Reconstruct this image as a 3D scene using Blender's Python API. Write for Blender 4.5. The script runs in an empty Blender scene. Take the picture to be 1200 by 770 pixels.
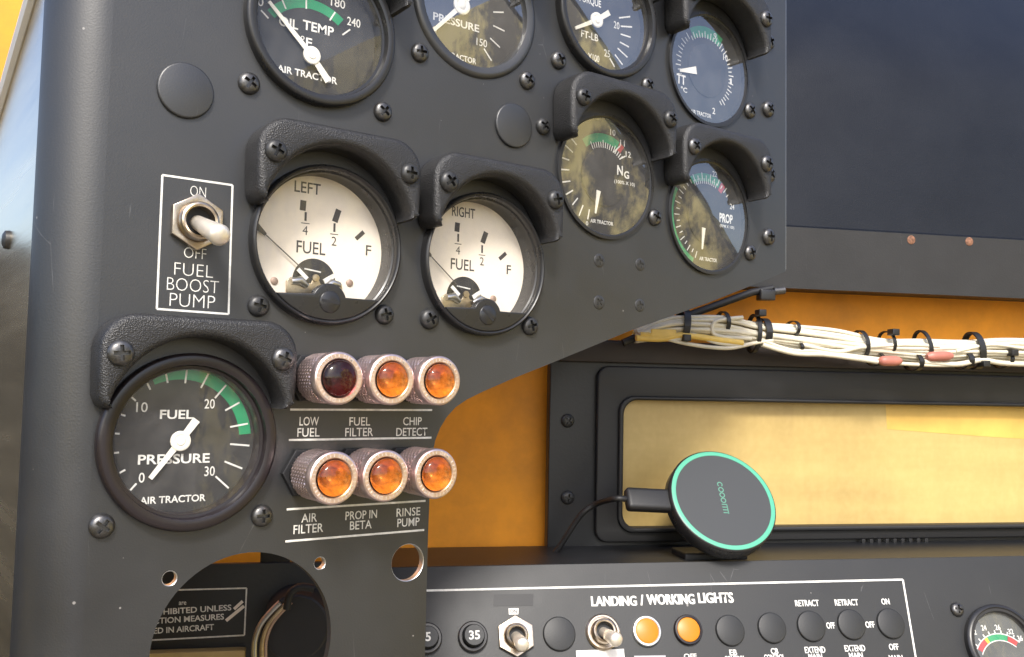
import bpy, bmesh, math, random
from mathutils import Vector, Matrix
random.seed(7)
S = bpy.context.scene
COL = S.collection
MM = 0.001
R_ = math.radians

# ---------------------------------------------------------------- camera
# panel axes: X right along the instrument panel, Z up, -Y out of its face
CAM_R = ((0.8109, -0.5848, 0.0195), (0.0537, 0.0411, -0.9977), (0.5827, 0.8101, 0.0647))  # right, down, forward
CAM_O = Vector((-233.0, -323.96, -25.87))
FPX = 1097.6
cr, cd, cf = (Vector(v).normalized() for v in CAM_R)
cam = bpy.data.objects.new('camera', bpy.data.cameras.new('camera'))
COL.objects.link(cam)
cam.matrix_world = Matrix(((cr.x, -cd.x, -cf.x, CAM_O.x * MM), (cr.y, -cd.y, -cf.y, CAM_O.y * MM),
                           (cr.z, -cd.z, -cf.z, CAM_O.z * MM), (0, 0, 0, 1)))
cam.data.sensor_width = 36
cam.data.lens = FPX / 1200 * 36
cam.data.clip_start = 0.01
cam.data.clip_end = 1000
S.camera = cam

# ---------------------------------------------------------------- sky, sun, exposure
SUN_AZ, SUN_EL = R_(214), R_(44)          # compass from +Y, clockwise
W = bpy.data.worlds.new('World'); S.world = W; W.use_nodes = True
wn = W.node_tree
sky = wn.nodes.new('ShaderNodeTexSky'); sky.sky_type = 'NISHITA'; sky.sun_disc = False
sky.sun_elevation = SUN_EL; sky.sun_rotation = SUN_AZ
sky.dust_density = 2.5; sky.ozone_density = 1.0
bg = wn.nodes['Background']; bg.inputs[1].default_value = 0.15
hs = wn.nodes.new('ShaderNodeHueSaturation'); hs.inputs['Saturation'].default_value = 1.0; hs.inputs['Hue'].default_value = .512
wn.links.new(sky.outputs[0], hs.inputs['Color']); wn.links.new(hs.outputs[0], bg.inputs[0])
sun = bpy.data.objects.new('sun', bpy.data.lights.new('sun', 'SUN')); COL.objects.link(sun)
sun.data.energy = 2.0; sun.data.angle = R_(12); sun.data.color = (1, .96, .90)
sdir = Vector((math.sin(SUN_AZ) * math.cos(SUN_EL), math.cos(SUN_AZ) * math.cos(SUN_EL), math.sin(SUN_EL)))
sun.rotation_euler = (-sdir).to_track_quat('-Z', 'Y').to_euler()
S.view_settings.view_transform = 'Standard'; S.view_settings.look = 'None'
S.view_settings.exposure = 1.0; S.view_settings.gamma = 1
S.cycles.max_bounces = 8; S.cycles.transparent_max_bounces = 12

# ---------------------------------------------------------------- materials
def mat(name, col, rough=.5, metal=0., var=0., vscale=40., bump=0., bscale=300., coat=0., rvar=0., spec=.5, stretch=None, voro=False, speck=False, ramp=(.3, .7)):
    m = bpy.data.materials.new(name); m.use_nodes = True
    nt = m.node_tree; b = nt.nodes['Principled BSDF']
    b.inputs['Base Color'].default_value = (*col, 1); b.inputs['Roughness'].default_value = rough
    b.inputs['Metallic'].default_value = metal; b.inputs['Coat Weight'].default_value = coat
    b.inputs['Specular IOR Level'].default_value = spec
    tc = nt.nodes.new('ShaderNodeTexCoord'); src = tc.outputs['Object']
    if stretch:
        mp = nt.nodes.new('ShaderNodeMapping'); mp.inputs['Scale'].default_value = stretch
        nt.links.new(src, mp.inputs[0]); src = mp.outputs[0]
    if var or rvar:
        n = nt.nodes.new('ShaderNodeTexNoise'); n.inputs['Scale'].default_value = vscale
        n.inputs['Detail'].default_value = 6; n.inputs['Roughness'].default_value = .65
        nt.links.new(src, n.inputs['Vector'])
        if var:
            r = nt.nodes.new('ShaderNodeValToRGB')
            r.color_ramp.elements[0].position = ramp[0]; r.color_ramp.elements[1].position = ramp[1]
            r.color_ramp.elements[0].color = (*[c * (1 - var) for c in col], 1)
            r.color_ramp.elements[1].color = (*[min(1, c * (1 + var)) for c in col], 1)
            nt.links.new(n.outputs['Fac'], r.inputs[0]); nt.links.new(r.outputs[0], b.inputs['Base Color'])
        if rvar:
            mr = nt.nodes.new('ShaderNodeMapRange'); mr.inputs[1].default_value = .3; mr.inputs[2].default_value = .7
            mr.inputs[3].default_value = rough - rvar; mr.inputs[4].default_value = rough + rvar
            nt.links.new(n.outputs['Fac'], mr.inputs[0]); nt.links.new(mr.outputs[0], b.inputs['Roughness'])
    if bump:
        if voro:
            n2 = nt.nodes.new('ShaderNodeTexVoronoi'); o = n2.outputs['Distance']
        else:
            n2 = nt.nodes.new('ShaderNodeTexNoise'); n2.inputs['Detail'].default_value = 4; o = n2.outputs['Fac']
        n2.inputs['Scale'].default_value = bscale
        nt.links.new(src, n2.inputs['Vector'])
        bp = nt.nodes.new('ShaderNodeBump'); bp.inputs['Strength'].default_value = bump; bp.inputs['Distance'].default_value = .0004
        nt.links.new(o, bp.inputs['Height']); nt.links.new(bp.outputs[0], b.inputs['Normal'])
    if speck:
        v = nt.nodes.new('ShaderNodeTexVoronoi'); v.inputs['Scale'].default_value = 90
        nt.links.new(src, v.inputs['Vector'])
        n3 = nt.nodes.new('ShaderNodeTexNoise'); n3.inputs['Scale'].default_value = 25; nt.links.new(src, n3.inputs['Vector'])
        mr = nt.nodes.new('ShaderNodeMapRange'); mr.inputs[1].default_value = .45; mr.inputs[2].default_value = .75; mr.inputs[3].default_value = 0; mr.inputs[4].default_value = .07
        nt.links.new(n3.outputs['Fac'], mr.inputs[0])
        lt = nt.nodes.new('ShaderNodeMath'); lt.operation = 'LESS_THAN'
        nt.links.new(v.outputs['Distance'], lt.inputs[0]); nt.links.new(mr.outputs[0], lt.inputs[1])
        mx = nt.nodes.new('ShaderNodeMix'); mx.data_type = 'RGBA'; mx.inputs[7].default_value = (.22, .21, .2, 1)
        old = b.inputs['Base Color'].links[0].from_socket
        # hairline scratches
        mp2 = nt.nodes.new('ShaderNodeMapping'); mp2.inputs['Rotation'].default_value = (0, 0, .5); mp2.inputs['Scale'].default_value = (1, .22, 1)
        ve = nt.nodes.new('ShaderNodeTexVoronoi'); ve.feature = 'DISTANCE_TO_EDGE'; ve.inputs['Scale'].default_value = 55
        nt.links.new(src, mp2.inputs[0]); nt.links.new(mp2.outputs[0], ve.inputs['Vector'])
        n4 = nt.nodes.new('ShaderNodeTexNoise'); n4.inputs['Scale'].default_value = 45; n4.inputs['Detail'].default_value = 5; nt.links.new(src, n4.inputs['Vector'])
        mr2 = nt.nodes.new('ShaderNodeMapRange'); mr2.inputs[1].default_value = .60; mr2.inputs[2].default_value = .8; mr2.inputs[3].default_value = 0; mr2.inputs[4].default_value = .012
        nt.links.new(n4.outputs['Fac'], mr2.inputs[0])
        lt2 = nt.nodes.new('ShaderNodeMath'); lt2.operation = 'LESS_THAN'
        nt.links.new(ve.outputs['Distance'], lt2.inputs[0]); nt.links.new(mr2.outputs[0], lt2.inputs[1])
        sc2 = nt.nodes.new('ShaderNodeMath'); sc2.operation = 'MULTIPLY'; sc2.inputs[1].default_value = .4; nt.links.new(lt2.outputs[0], sc2.inputs[0])
        mx2 = nt.nodes.new('ShaderNodeMix'); mx2.data_type = 'RGBA'; mx2.inputs[7].default_value = (.12, .12, .12, 1)
        nt.links.new(sc2.outputs[0], mx2.inputs[0]); nt.links.new(old, mx2.inputs[6]); old = mx2.outputs[2]
        nt.links.new(lt.outputs[0], mx.inputs[0]); nt.links.new(old, mx.inputs[6]); nt.links.new(mx.outputs[2], b.inputs['Base Color'])
    return m

def glass_mat(name, tint=(1, 1, 1), ior=1.5, rough=.02, bump=0.):
    m = bpy.data.materials.new(name); m.use_nodes = True; nt = m.node_tree; nt.nodes.clear()
    out = nt.nodes.new('ShaderNodeOutputMaterial'); mx = nt.nodes.new('ShaderNodeMixShader')
    tr = nt.nodes.new('ShaderNodeBsdfTransparent'); tr.inputs[0].default_value = (*tint, 1)
    gl = nt.nodes.new('ShaderNodeBsdfGlossy'); gl.inputs['Roughness'].default_value = rough
    # Schlick reflectance, the same from either side of the thin pane
    ge = nt.nodes.new('ShaderNodeNewGeometry'); dt = nt.nodes.new('ShaderNodeVectorMath'); dt.operation = 'DOT_PRODUCT'
    nt.links.new(ge.outputs['Normal'], dt.inputs[0]); nt.links.new(ge.outputs['Incoming'], dt.inputs[1])
    def mth(op, a, c=None):
        n = nt.nodes.new('ShaderNodeMath'); n.operation = op
        for i, v in enumerate((a, c)):
            if v is None: continue
            if isinstance(v, (int, float)): n.inputs[i].default_value = v
            else: nt.links.new(v, n.inputs[i])
        return n.outputs[0]
    f0 = ((ior - 1) / (ior + 1)) ** 2
    fres = mth('ADD', mth('MULTIPLY', mth('POWER', mth('SUBTRACT', 1, mth('ABSOLUTE', dt.outputs['Value'])), 5), 1 - f0), f0)
    if bump:
        tc = nt.nodes.new('ShaderNodeTexCoord'); n = nt.nodes.new('ShaderNodeTexNoise'); n.inputs['Scale'].default_value = 60
        bp = nt.nodes.new('ShaderNodeBump'); bp.inputs['Strength'].default_value = bump; bp.inputs['Distance'].default_value = .0004
        nt.links.new(tc.outputs['Object'], n.inputs['Vector']); nt.links.new(n.outputs['Fac'], bp.inputs['Height'])
        nt.links.new(bp.outputs[0], gl.inputs['Normal'])
    # a film of dust and finger smears on the pane
    tcs = nt.nodes.new('ShaderNodeTexCoord'); ns = nt.nodes.new('ShaderNodeTexNoise'); ns.inputs['Scale'].default_value = 55; ns.inputs['Detail'].default_value = 8; ns.inputs['Roughness'].default_value = .7
    nt.links.new(tcs.outputs['Object'], ns.inputs['Vector'])
    mrs = nt.nodes.new('ShaderNodeMapRange'); mrs.inputs[1].default_value = .4; mrs.inputs[2].default_value = .8; mrs.inputs[3].default_value = .006; mrs.inputs[4].default_value = .09
    nt.links.new(ns.outputs['Fac'], mrs.inputs[0])
    df = nt.nodes.new('ShaderNodeBsdfDiffuse'); df.inputs[0].default_value = (.62, .60, .56, 1)
    md = nt.nodes.new('ShaderNodeMixShader'); nt.links.new(mrs.outputs[0], md.inputs[0]); nt.links.new(tr.outputs[0], md.inputs[1]); nt.links.new(df.outputs[0], md.inputs[2])
    nt.links.new(fres, mx.inputs[0]); nt.links.new(md.outputs[0], mx.inputs[1]); nt.links.new(gl.outputs[0], mx.inputs[2])
    nt.links.new(mx.outputs[0], out.inputs[0])
    return m

M = dict(
    panel=mat('panel_paint', (.0195, .0205, .0225), .42, spec=.85, var=.22, vscale=9, bump=.12, bscale=1500, rvar=.10, speck=True),
    panel_gloss=mat('panel_edge_paint', (.032, .033, .035), .34, var=.2, vscale=12, bump=.1, bscale=900, rvar=.05, stretch=(1, 1, .3)),
    console=mat('console_paint', (.019, .020, .021), .5, var=.12, vscale=18, bump=.15, bscale=1200, rvar=.05, speck=True),
    hood=mat('wrinkle_black', (.021, .021, .022), .42, bump=.5, bscale=2100, var=.2, vscale=120, voro=True),
    bezel=mat('bezel_black', (.018, .018, .019), .3, bump=.05, bscale=800, rvar=.08, vscale=80),
    bezel_red=mat('bezel_worn_black', (.016, .012, .0135), .28, bump=.05, bscale=800),
    dial=mat('dial_black', (.022, .022, .023), .7, var=.15, vscale=60),
    cream=mat('dial_cream', (.86, .78, .67), .6, var=.05, vscale=45),
    print_dark=mat('dial_print', (.05, .045, .045), .7),
    white=mat('white_print', (.70, .69, .65), .55, var=.2, vscale=420),
    needle=mat('needle_white', (.82, .79, .70), .45),
    green=mat('arc_green', (.015, .26, .11), .6, var=.1, vscale=150),
    red=mat('arc_red', (.38, .05, .05), .6), yellow=mat('arc_yellow', (.7, .5, .05), .6),
    screw=mat('screw_dark', (.115, .113, .112), .38, metal=.85, var=.35, vscale=500, bump=.2, bscale=900),
    screw_b=mat('screw_black', (.05, .05, .05), .4, metal=.5, var=.3, vscale=500),
    rivet=mat('rivet_rusty', (.20, .095, .055), .75, var=.6, vscale=600),
    nickel=mat('worn_nickel', (.52, .44, .35), .3, metal=1, var=.2, vscale=300, bump=.15, bscale=700),
    lever=mat('lever_nickel', (.86, .80, .70), .42, metal=.7, var=.08, vscale=200),
    brass=mat('brass_works', (.50, .41, .28), .35, metal=1, var=.25, vscale=300),
    pinkmetal=mat('anodised_pink', (.87, .69, .66), .32, metal=.95, var=.10, vscale=60),
    pinkbright=mat('rim_letters', (.86, .76, .74), .4, metal=.6),
    copper=mat('dull_copper', (.42, .30, .24), .5, metal=.6),
    lens_in=mat('lens_amber_cup', (.58, .21, .03), .25, metal=.3, var=.85, vscale=150),
    lens_red=mat('lens_dark_red', (.16, .012, .02), .25, var=.4, vscale=170, coat=.6),
    amber_flat=mat('flat_amber', (.52, .19, .008), .4, var=.06, vscale=120),
    orange=mat('orange_primer', (.78, .30, .022), .55, spec=.3, var=.22, vscale=20, bump=.15, bscale=250, rvar=.1),
    tan=None,
    frame=mat('frame_black', (.012, .013, .015), .42, var=.2, vscale=30, bump=.2, bscale=500),
    frame_brown=mat('frame_dusty', (.030, .022, .018), .6, var=.3, vscale=30),
    rubber=mat('black_rubber', (.012, .012, .013), .5, bump=.1, bscale=500),
    shield=mat('glareshield_vinyl', (.006, .0075, .011), .36, spec=.28, var=.25, vscale=12, bump=.35, bscale=1500, rvar=.05),
    shield_lip=mat('glareshield_lip', (.019, .019, .020), .55, var=.2, vscale=25, bump=.2, bscale=900, speck=True),
    wire=mat('wire_cream', (.68, .63, .50), .38, var=.16, vscale=70),
    wire_y=mat('wire_yellow', (.80, .55, .13), .4, var=.1, vscale=80),
    sleeve=mat('wire_sleeve_red', (.42, .15, .11), .45, var=.2, vscale=100),
    tie=mat('tie_black', (.012, .012, .013), .4),
    charger=mat('charger_face', (.042, .045, .047), .5), mint=mat('mint_ring', (.085, .38, .25), .45),
    mint_dull=mat('mint_print', (.09, .25, .18), .5),
    tape=mat('tape_white', (.82, .80, .76), .6), darktape=mat('tape_black', (.014, .014, .014), .4),
    alu=mat('bare_edge', (.75, .75, .73), .35, metal=.9),
    flange=mat('flange_scuffed_metal', (.76, .66, .50), .24, metal=1, var=.25, vscale=40, bump=.10, bscale=500, rvar=.06, stretch=(1, 1, .08)),
    whitepaint=mat('white_edge', (.82, .84, .88), .4), dark=mat('dark_inside', (.010, .010, .012), .6),
    dark_olive=mat('dark_olive_paint', (.014, .013, .009), .6, var=.2, vscale=10),
    ground=mat('dry_ground', (.24, .20, .15), .9, var=.3, vscale=.6),
    reflection_ochre=mat('reflection_wall_ochre', (.62, .42, .14), .5, var=.92, vscale=5, ramp=(.46, .56)),  # mottling made for the patchy reflections in the dial glass
    chrome=mat('pipe_chrome', (.5, .5, .5), .28, metal=1),
    glass=glass_mat('dial_glass', ior=1.52), glassB=glass_mat('dial_glass_bright', ior=2.7), lensglass=glass_mat('amber_lens', (1., .86, .62), 1.5, .03),
)

def tan_mat():
    m = mat('stained_pane', (.62, .46, .20), .4); nt = m.node_tree; b = nt.nodes['Principled BSDF']
    tc = nt.nodes.new('ShaderNodeTexCoord')
    def noise(sc, stretch=(1, 1, 1), det=6):
        mp = nt.nodes.new('ShaderNodeMapping'); mp.inputs['Scale'].default_value = stretch
        n = nt.nodes.new('ShaderNodeTexNoise'); n.inputs['Scale'].default_value = sc; n.inputs['Detail'].default_value = det
        nt.links.new(tc.outputs['Object'], mp.inputs[0]); nt.links.new(mp.outputs[0], n.inputs['Vector']); return n.outputs['Fac']
    def ramp(fac, c0, c1, p0=.35, p1=.65):
        r = nt.nodes.new('ShaderNodeValToRGB'); r.color_ramp.elements[0].position = p0; r.color_ramp.elements[1].position = p1
        r.color_ramp.elements[0].color = (*c0, 1); r.color_ramp.elements[1].color = (*c1, 1); nt.links.new(fac, r.inputs[0]); return r.outputs[0]
    def mix(f, a, c):
        x = nt.nodes.new('ShaderNodeMix'); x.data_type = 'RGBA'; nt.links.new(a, x.inputs[6]); nt.links.new(c, x.inputs[7])
        if isinstance(f, float): x.inputs[0].default_value = f
        else: nt.links.new(f, x.inputs[0])
        return x.outputs[2]
    broad = ramp(noise(7, (1, .6, 1.6), 3), (.37, .25, .085), (.64, .47, .17), .38, .62)
    bands = ramp(noise(26, (.22, 2.4, 1), 5), (.40, .28, .10), (.62, .46, .175), .3, .7)
    c = mix(.48, broad, bands)
    streak = ramp(noise(60, (1.5, .12, 1), 3), (.34, .24, .09), (.56, .41, .16), .35, .65)
    c = mix(.12, c, streak)
    sp = ramp(noise(230, (1, .8, 1), 8), (.24, .17, .08), (.68, .54, .32), .4, .68)
    c = mix(.07, c, sp)
    nt.links.new(c, b.inputs['Base Color'])
    return m
M['tan'] = tan_mat()
M['tan_lit'] = mat('painted_lit_patch', (.70, .45, .11), .4, var=.22, vscale=14)  # lit part of the window, put into a brighter colour

# ---------------------------------------------------------------- frames: a plane with local mm axes x right, y up, z outward
class Frame:
    def __init__(s, o, ex, ey):
        s.o = Vector(o); s.ex = Vector(ex).normalized(); s.en = s.ex.cross(Vector(ey)).normalized(); s.ey = s.en.cross(s.ex)
    def mat(s, x=0, y=0, z=0, rot=0):
        p = (s.o + s.ex * x + s.ey * y + s.en * z) * MM
        m = Matrix(((s.ex.x, s.ey.x, s.en.x, p.x), (s.ex.y, s.ey.y, s.en.y, p.y), (s.ex.z, s.ey.z, s.en.z, p.z), (0, 0, 0, 1)))
        return m @ Matrix.Rotation(rot, 4, 'Z') if rot else m
    def pix(s, px, py, h=0.):
        d = cr * ((px - 600) / FPX) + cd * ((py - 385) / FPX) + cf
        t = s.en.dot(s.o + s.en * h - CAM_O) / s.en.dot(d)
        q = CAM_O + d * t - s.o
        return Vector((q.dot(s.ex), q.dot(s.ey)))
def ray(px, py, depth):
    return CAM_O + (cr * ((px - 600) / FPX) + cd * ((py - 385) / FPX) + cf) * depth
P = Frame((0, 0, 0), (1, 0, 0), (0, 0, 1))                       # instrument panel
WEX = (.911, -.413, 0)
Wl = Frame(ray(700, 660, 505), WEX, (0, 0, 1))                   # forward wall
t_ = R_(23.5)
wen = Wl.en
Cn = Frame(ray(700, 660, 505), WEX, Vector((0, 0, math.cos(t_))) - wen * math.sin(t_))   # tilted lower console

# ---------------------------------------------------------------- object helpers
def tag(o, label=None, cat=None, group=None, kind=None):
    if label: o['label'] = label
    if cat: o['category'] = cat
    if group: o['group'] = group
    if kind: o['kind'] = kind
    return o
def thing(name, label, cat, fr, x=0, y=0, z=0, group=None, rot=0):
    o = bpy.data.objects.new(name, None); o.empty_display_size = .01; COL.objects.link(o)
    o.matrix_world = fr.mat(x, y, z, rot)
    return tag(o, label, cat, group)
def link(name, me, m, parent=None, mw=None, smooth=40):
    for q in (m if isinstance(m, (list, tuple)) else [m]): me.materials.append(M[q] if isinstance(q, str) else q)
    if smooth:
        me.shade_smooth(); me.set_sharp_from_angle(angle=R_(smooth))
    o = bpy.data.objects.new(name, me); COL.objects.link(o)
    if parent: o.parent = parent
    if mw is not None: o.matrix_world = mw
    return o
def fin(name, bm, m, parent=None, mw=None, smooth=40, keep=False):
    bmesh.ops.scale(bm, vec=(MM, MM, MM), verts=bm.verts)
    me = bpy.data.meshes.new(name); bm.to_mesh(me); bm.free()
    return link(name, me, m, parent, mw, smooth)
def recalc(bm):
    bmesh.ops.recalc_face_normals(bm, faces=bm.faces); return bm
def B(): return bmesh.new()
def lathe(bm, prof, seg=64, x=0, y=0, z=0, cap0=False, cap1=False, mi=0):
    rings = []
    for r, h in prof:
        rings.append([bm.verts.new((x + r * math.cos(a), y + r * math.sin(a), z + h)) for a in (2 * math.pi * k / seg for k in range(seg))])
    for a, b in zip(rings, rings[1:]):
        for k in range(seg):
            f = bm.faces.new((a[k], a[(k + 1) % seg], b[(k + 1) % seg], b[k])); f.material_index = mi
    if cap0: bm.faces.new(list(reversed(rings[0]))).material_index = mi
    if cap1: bm.faces.new(rings[-1]).material_index = mi
    return bm
def disc(bm, r, x=0, y=0, z=0, seg=64):
    bm.faces.new([bm.verts.new((x + r * math.cos(a), y + r * math.sin(a), z)) for a in (2 * math.pi * k / seg for k in range(seg))]); return bm
def box(bm, x0, x1, y0, y1, z0, z1, rot=None, bev=0):
    v = [bm.verts.new(p) for p in ((x0, y0, z0), (x1, y0, z0), (x1, y1, z0), (x0, y1, z0), (x0, y0, z1), (x1, y0, z1), (x1, y1, z1), (x0, y1, z1))]
    fs = [bm.faces.new([v[i] for i in q]) for q in ((3, 2, 1, 0), (4, 5, 6, 7), (0, 1, 5, 4), (1, 2, 6, 5), (2, 3, 7, 6), (3, 0, 4, 7))]
    if rot is not None: bmesh.ops.transform(bm, matrix=rot, verts=v)
    if bev: bmesh.ops.bevel(bm, geom=list({e for f in fs for e in f.edges}), offset=bev, segments=3, affect='EDGES', profile=.6)
    return bm
def bar(bm, a, b, w, z0=0., z1=.08, w2=None):
    """flat strip from a to b in the plane, width w (w2 at the end)"""
    a = Vector(a[:2]); b = Vector(b[:2]); d = (b - a).normalized(); n = Vector((-d.y, d.x)); w2 = w if w2 is None else w2
    q = [a - n * w / 2, b - n * w2 / 2, b + n * w2 / 2, a + n * w / 2]
    lo = [bm.verts.new((p.x, p.y, z0)) for p in q]; hi = [bm.verts.new((p.x, p.y, z1)) for p in q]
    bm.faces.new(hi); bm.faces.new(lo[::-1])
    for k in range(4): bm.faces.new((lo[k], lo[(k + 1) % 4], hi[(k + 1) % 4], hi[k]))
    return bm
def arcband(bm, r0, r1, a0, a1, z0=0, z1=.05, n=40, x=0, y=0):
    pr = None
    for k in range(n + 1):
        a = R_(a0 + (a1 - a0) * k / n); c, s = math.cos(a), math.sin(a)
        q = [bm.verts.new((x + r * c, y + r * s, z)) for r, z in ((r0, z0), (r0, z1), (r1, z1), (r1, z0))]
        if pr:
            for i in range(3): bm.faces.new((pr[i], q[i], q[i + 1], pr[i + 1]))
        pr = q
    return recalc(bm)
def tube(bm, pts, r, seg=10, cap=True):
    pts = [Vector(p) for p in pts]; rings = []; up = None
    for i, p in enumerate(pts):
        d = (pts[min(i + 1, len(pts) - 1)] - pts[max(i - 1, 0)]).normalized()
        if up is None: up = d.orthogonal().normalized()
        up = (up - d * up.dot(d)).normalized(); s = d.cross(up)
        rr = r[i] if isinstance(r, (list, tuple)) else r
        rings.append([bm.verts.new(p + (up * math.cos(a) + s * math.sin(a)) * rr) for a in (2 * math.pi * k / seg for k in range(seg))])
    for a, b in zip(rings, rings[1:]):
        for k in range(seg): bm.faces.new((a[k], a[(k + 1) % seg], b[(k + 1) % seg], b[k]))
    if cap: bm.faces.new(rings[0][::-1]); bm.faces.new(rings[-1])
    return bm
def spline(pts, n=8):
    pts = [Vector(p) for p in pts]; out = []
    for i in range(len(pts) - 1):
        p0, p1, p2, p3 = pts[max(i - 1, 0)], pts[i], pts[i + 1], pts[min(i + 2, len(pts) - 1)]
        for k in range(n):
            t = k / n
            out.append(.5 * ((2 * p1) + (p2 - p0) * t + (2 * p0 - 5 * p1 + 4 * p2 - p3) * t * t + (3 * p1 - p0 - 3 * p2 + p3) * t ** 3))
    return out + [pts[-1]]
def curve_mesh(cu):
    o = bpy.data.objects.new('tmp', cu); COL.objects.link(o)
    dg = bpy.context.evaluated_depsgraph_get(); dg.update()
    me = bpy.data.meshes.new_from_object(o.evaluated_get(dg)); bpy.data.objects.remove(o); bpy.data.curves.remove(cu); return me
def poly(bm, outer, holes=(), z0=-1., z1=0., bev=0.):
    """a plate with holes"""
    cu = bpy.data.curves.new('tmp', 'CURVE'); cu.dimensions = '2D'; cu.fill_mode = 'BOTH'
    cu.extrude = max((z1 - z0) / 2 - bev, 0); cu.bevel_depth = bev; cu.bevel_resolution = 3; cu.offset = -bev
    for lp in [outer, *holes]:
        sp = cu.splines.new('POLY'); sp.points.add(len(lp) - 1); sp.use_cyclic_u = True
        for q, p in zip(sp.points, lp): q.co = (p[0], p[1], 0, 1)
    me = curve_mesh(cu); n = len(bm.verts); bm.from_mesh(me); bpy.data.meshes.remove(me)
    bm.verts.ensure_lookup_table(); bmesh.ops.translate(bm, vec=(0, 0, (z0 + z1) / 2), verts=bm.verts[n:])
    bmesh.ops.remove_doubles(bm, verts=bm.verts[n:], dist=.001)
    return bm
def circ(x, y, r, n=48, a0=0, a1=360):
    return [(x + r * math.cos(R_(a0 + (a1 - a0) * k / n)), y + r * math.sin(R_(a0 + (a1 - a0) * k / n))) for k in range(n + (0 if a1 - a0 == 360 else 1))]
def rrect(x0, x1, y0, y1, r, n=8):
    return circ(x1 - r, y1 - r, r, n, 0, 90) + circ(x0 + r, y1 - r, r, n, 90, 180) + circ(x0 + r, y0 + r, r, n, 180, 270) + circ(x1 - r, y0 + r, r, n, 270, 360)
def text(bm, s, c, w, h, rot=0., bold=.012, z=.02, thick=.06):
    """lettering fitted to width w and cap height h (mm), centred on c"""
    cu = bpy.data.curves.new('tmp', 'FONT'); cu.body = s; cu.size = 1; cu.offset = bold; cu.resolution_u = 3; cu.fill_mode = 'FRONT'
    me = curve_mesh(cu)
    xs = [v.co.x for v in me.vertices]; ys = [v.co.y for v in me.vertices]
    cap = max(ys)
    x0, x1, y0, y1 = min(xs), max(xs), 0., cap
    sy = h / (y1 - y0); sx = (w / (x1 - x0)) if w else sy * .85
    n = len(bm.verts); bm.from_mesh(me); bpy.data.meshes.remove(me); bm.verts.ensure_lookup_table()
    c = Vector(c[:2])
    mt = Matrix.Translation((c.x, c.y, z + thick)) @ Matrix.Rotation(rot, 4, 'Z') @ Matrix.Diagonal((sx, sy, 1, 1)) @ Matrix.Translation((-(x0 + x1) / 2, -(y0 + y1) / 2, 0))
    bmesh.ops.transform(bm, matrix=mt, verts=bm.verts[n:]); return bm

# ---------------------------------------------------------------- screw prototype with a real cross recess
def screw_mesh(r, h, name):
    a = B(); lathe(a, [(r * 1.0, 0), (r, h * .25), (r * .93, h * .55), (r * .72, h * .85), (r * .4, h * .98), (.01, h)], 32, cap0=True); recalc(a)
    ra = fin('tmp', a, 'screw', smooth=0)
    c = B(); w = r * .30; L = r * .60
    poly(c, [(-w / 2, -L), (w / 2, -L), (w / 2, -w / 2), (L, -w / 2), (L, w / 2), (w / 2, w / 2), (w / 2, L), (-w / 2, L), (-w / 2, w / 2), (-L, w / 2), (-L, -w / 2), (-w / 2, -w / 2)], (), h * .25, h * 1.6)
    rc = fin('tmp2', recalc(c), 'screw', smooth=0)
    md = ra.modifiers.new('b', 'BOOLEAN'); md.object = rc; md.operation = 'DIFFERENCE'; md.solver = 'EXACT'
    dg = bpy.context.evaluated_depsgraph_get(); dg.update()
    me = bpy.data.meshes.new_from_object(ra.evaluated_get(dg)); me.name = name
    bpy.data.objects.remove(ra); bpy.data.objects.remove(rc)
    me.materials.clear(); me.materials.append(M['screw']); me.shade_smooth(); me.set_sharp_from_angle(angle=R_(35)); return me
SCREW = screw_mesh(4.1, 2.6, 'screw'); SCREW_BLACK = SCREW.copy(); SCREW_BLACK.materials.clear(); SCREW_BLACK.materials.append(M['screw_b'])
FLAT = screw_mesh(3.2, .5, 'flat_screw'); FLAT.materials.clear(); FLAT.materials.append(M['screw_b'])
def screw(parent, x, y, z=0, me=None, name='mounting_screw', s=1.):
    o = bpy.data.objects.new(name, me or SCREW); COL.objects.link(o); o.parent = parent
    o.location = (x * MM, y * MM, z * MM); o.rotation_euler = (0, 0, random.uniform(0, 1.6)); s *= random.uniform(.95, 1.04); o.scale = (s, s, s); return o

# ================================================================ surroundings
g = B(); disc(g, 400000, 0, 0, -1500, 64); tag(fin('ground', g, 'ground', smooth=0), kind='structure')

# unseen wall added on the right, edge sloped for the reflections in the dials
b = B(); poly(b, [(-2600, -900), (200, -900), (200, -60), (-330, -8), (-960, 680), (-2600, 760)], (), -30, 0, 2)
bmesh.ops.transform(b, matrix=Matrix(((0, 0, -1, 700), (1, 0, 0, 0), (0, 1, 0, 0), (0, 0, 0, 1))), verts=b.verts)
tag(fin('reflection_wall', recalc(b), 'reflection_ochre'), 'unseen ochre wall with sloping edge, added to be mirrored in the right hand dial glasses', 'added wall', kind='structure')
b = B(); box(b, -1100, 240, -900, -25, -60, 0, bev=6); bmesh.ops.transform(b, matrix=Matrix(((0, 0, 1, -540), (1, 0, 0, 0), (0, 1, 0, 0), (0, 0, 0, 1))), verts=b.verts)  # unseen wall added on the left, its ochre mirrored in the panel's rounded edge
tag(fin('reflection_wall', recalc(b), 'reflection_ochre'), kind='structure')
b = B(); box(b, -1100, -188, -700, 70, -20, 0, bev=4); bmesh.ops.transform(b, matrix=Matrix(((1, 0, 0, 0), (0, 0, 1, 420), (0, 1, 0, 0), (0, 0, 0, 1))), verts=b.verts)  # unseen dark board, added to darken the flange's lower reflection
tag(fin('dark_reflection_board', recalc(b), 'dark_olive'), kind='structure')
# unseen board added ahead of the panel to keep the bulkhead in shade
b = B(); box(b, -120, 900, 70, 600, 172, 180, bev=1); tag(fin('shade_board', b, 'frame'), kind='structure')
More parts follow.
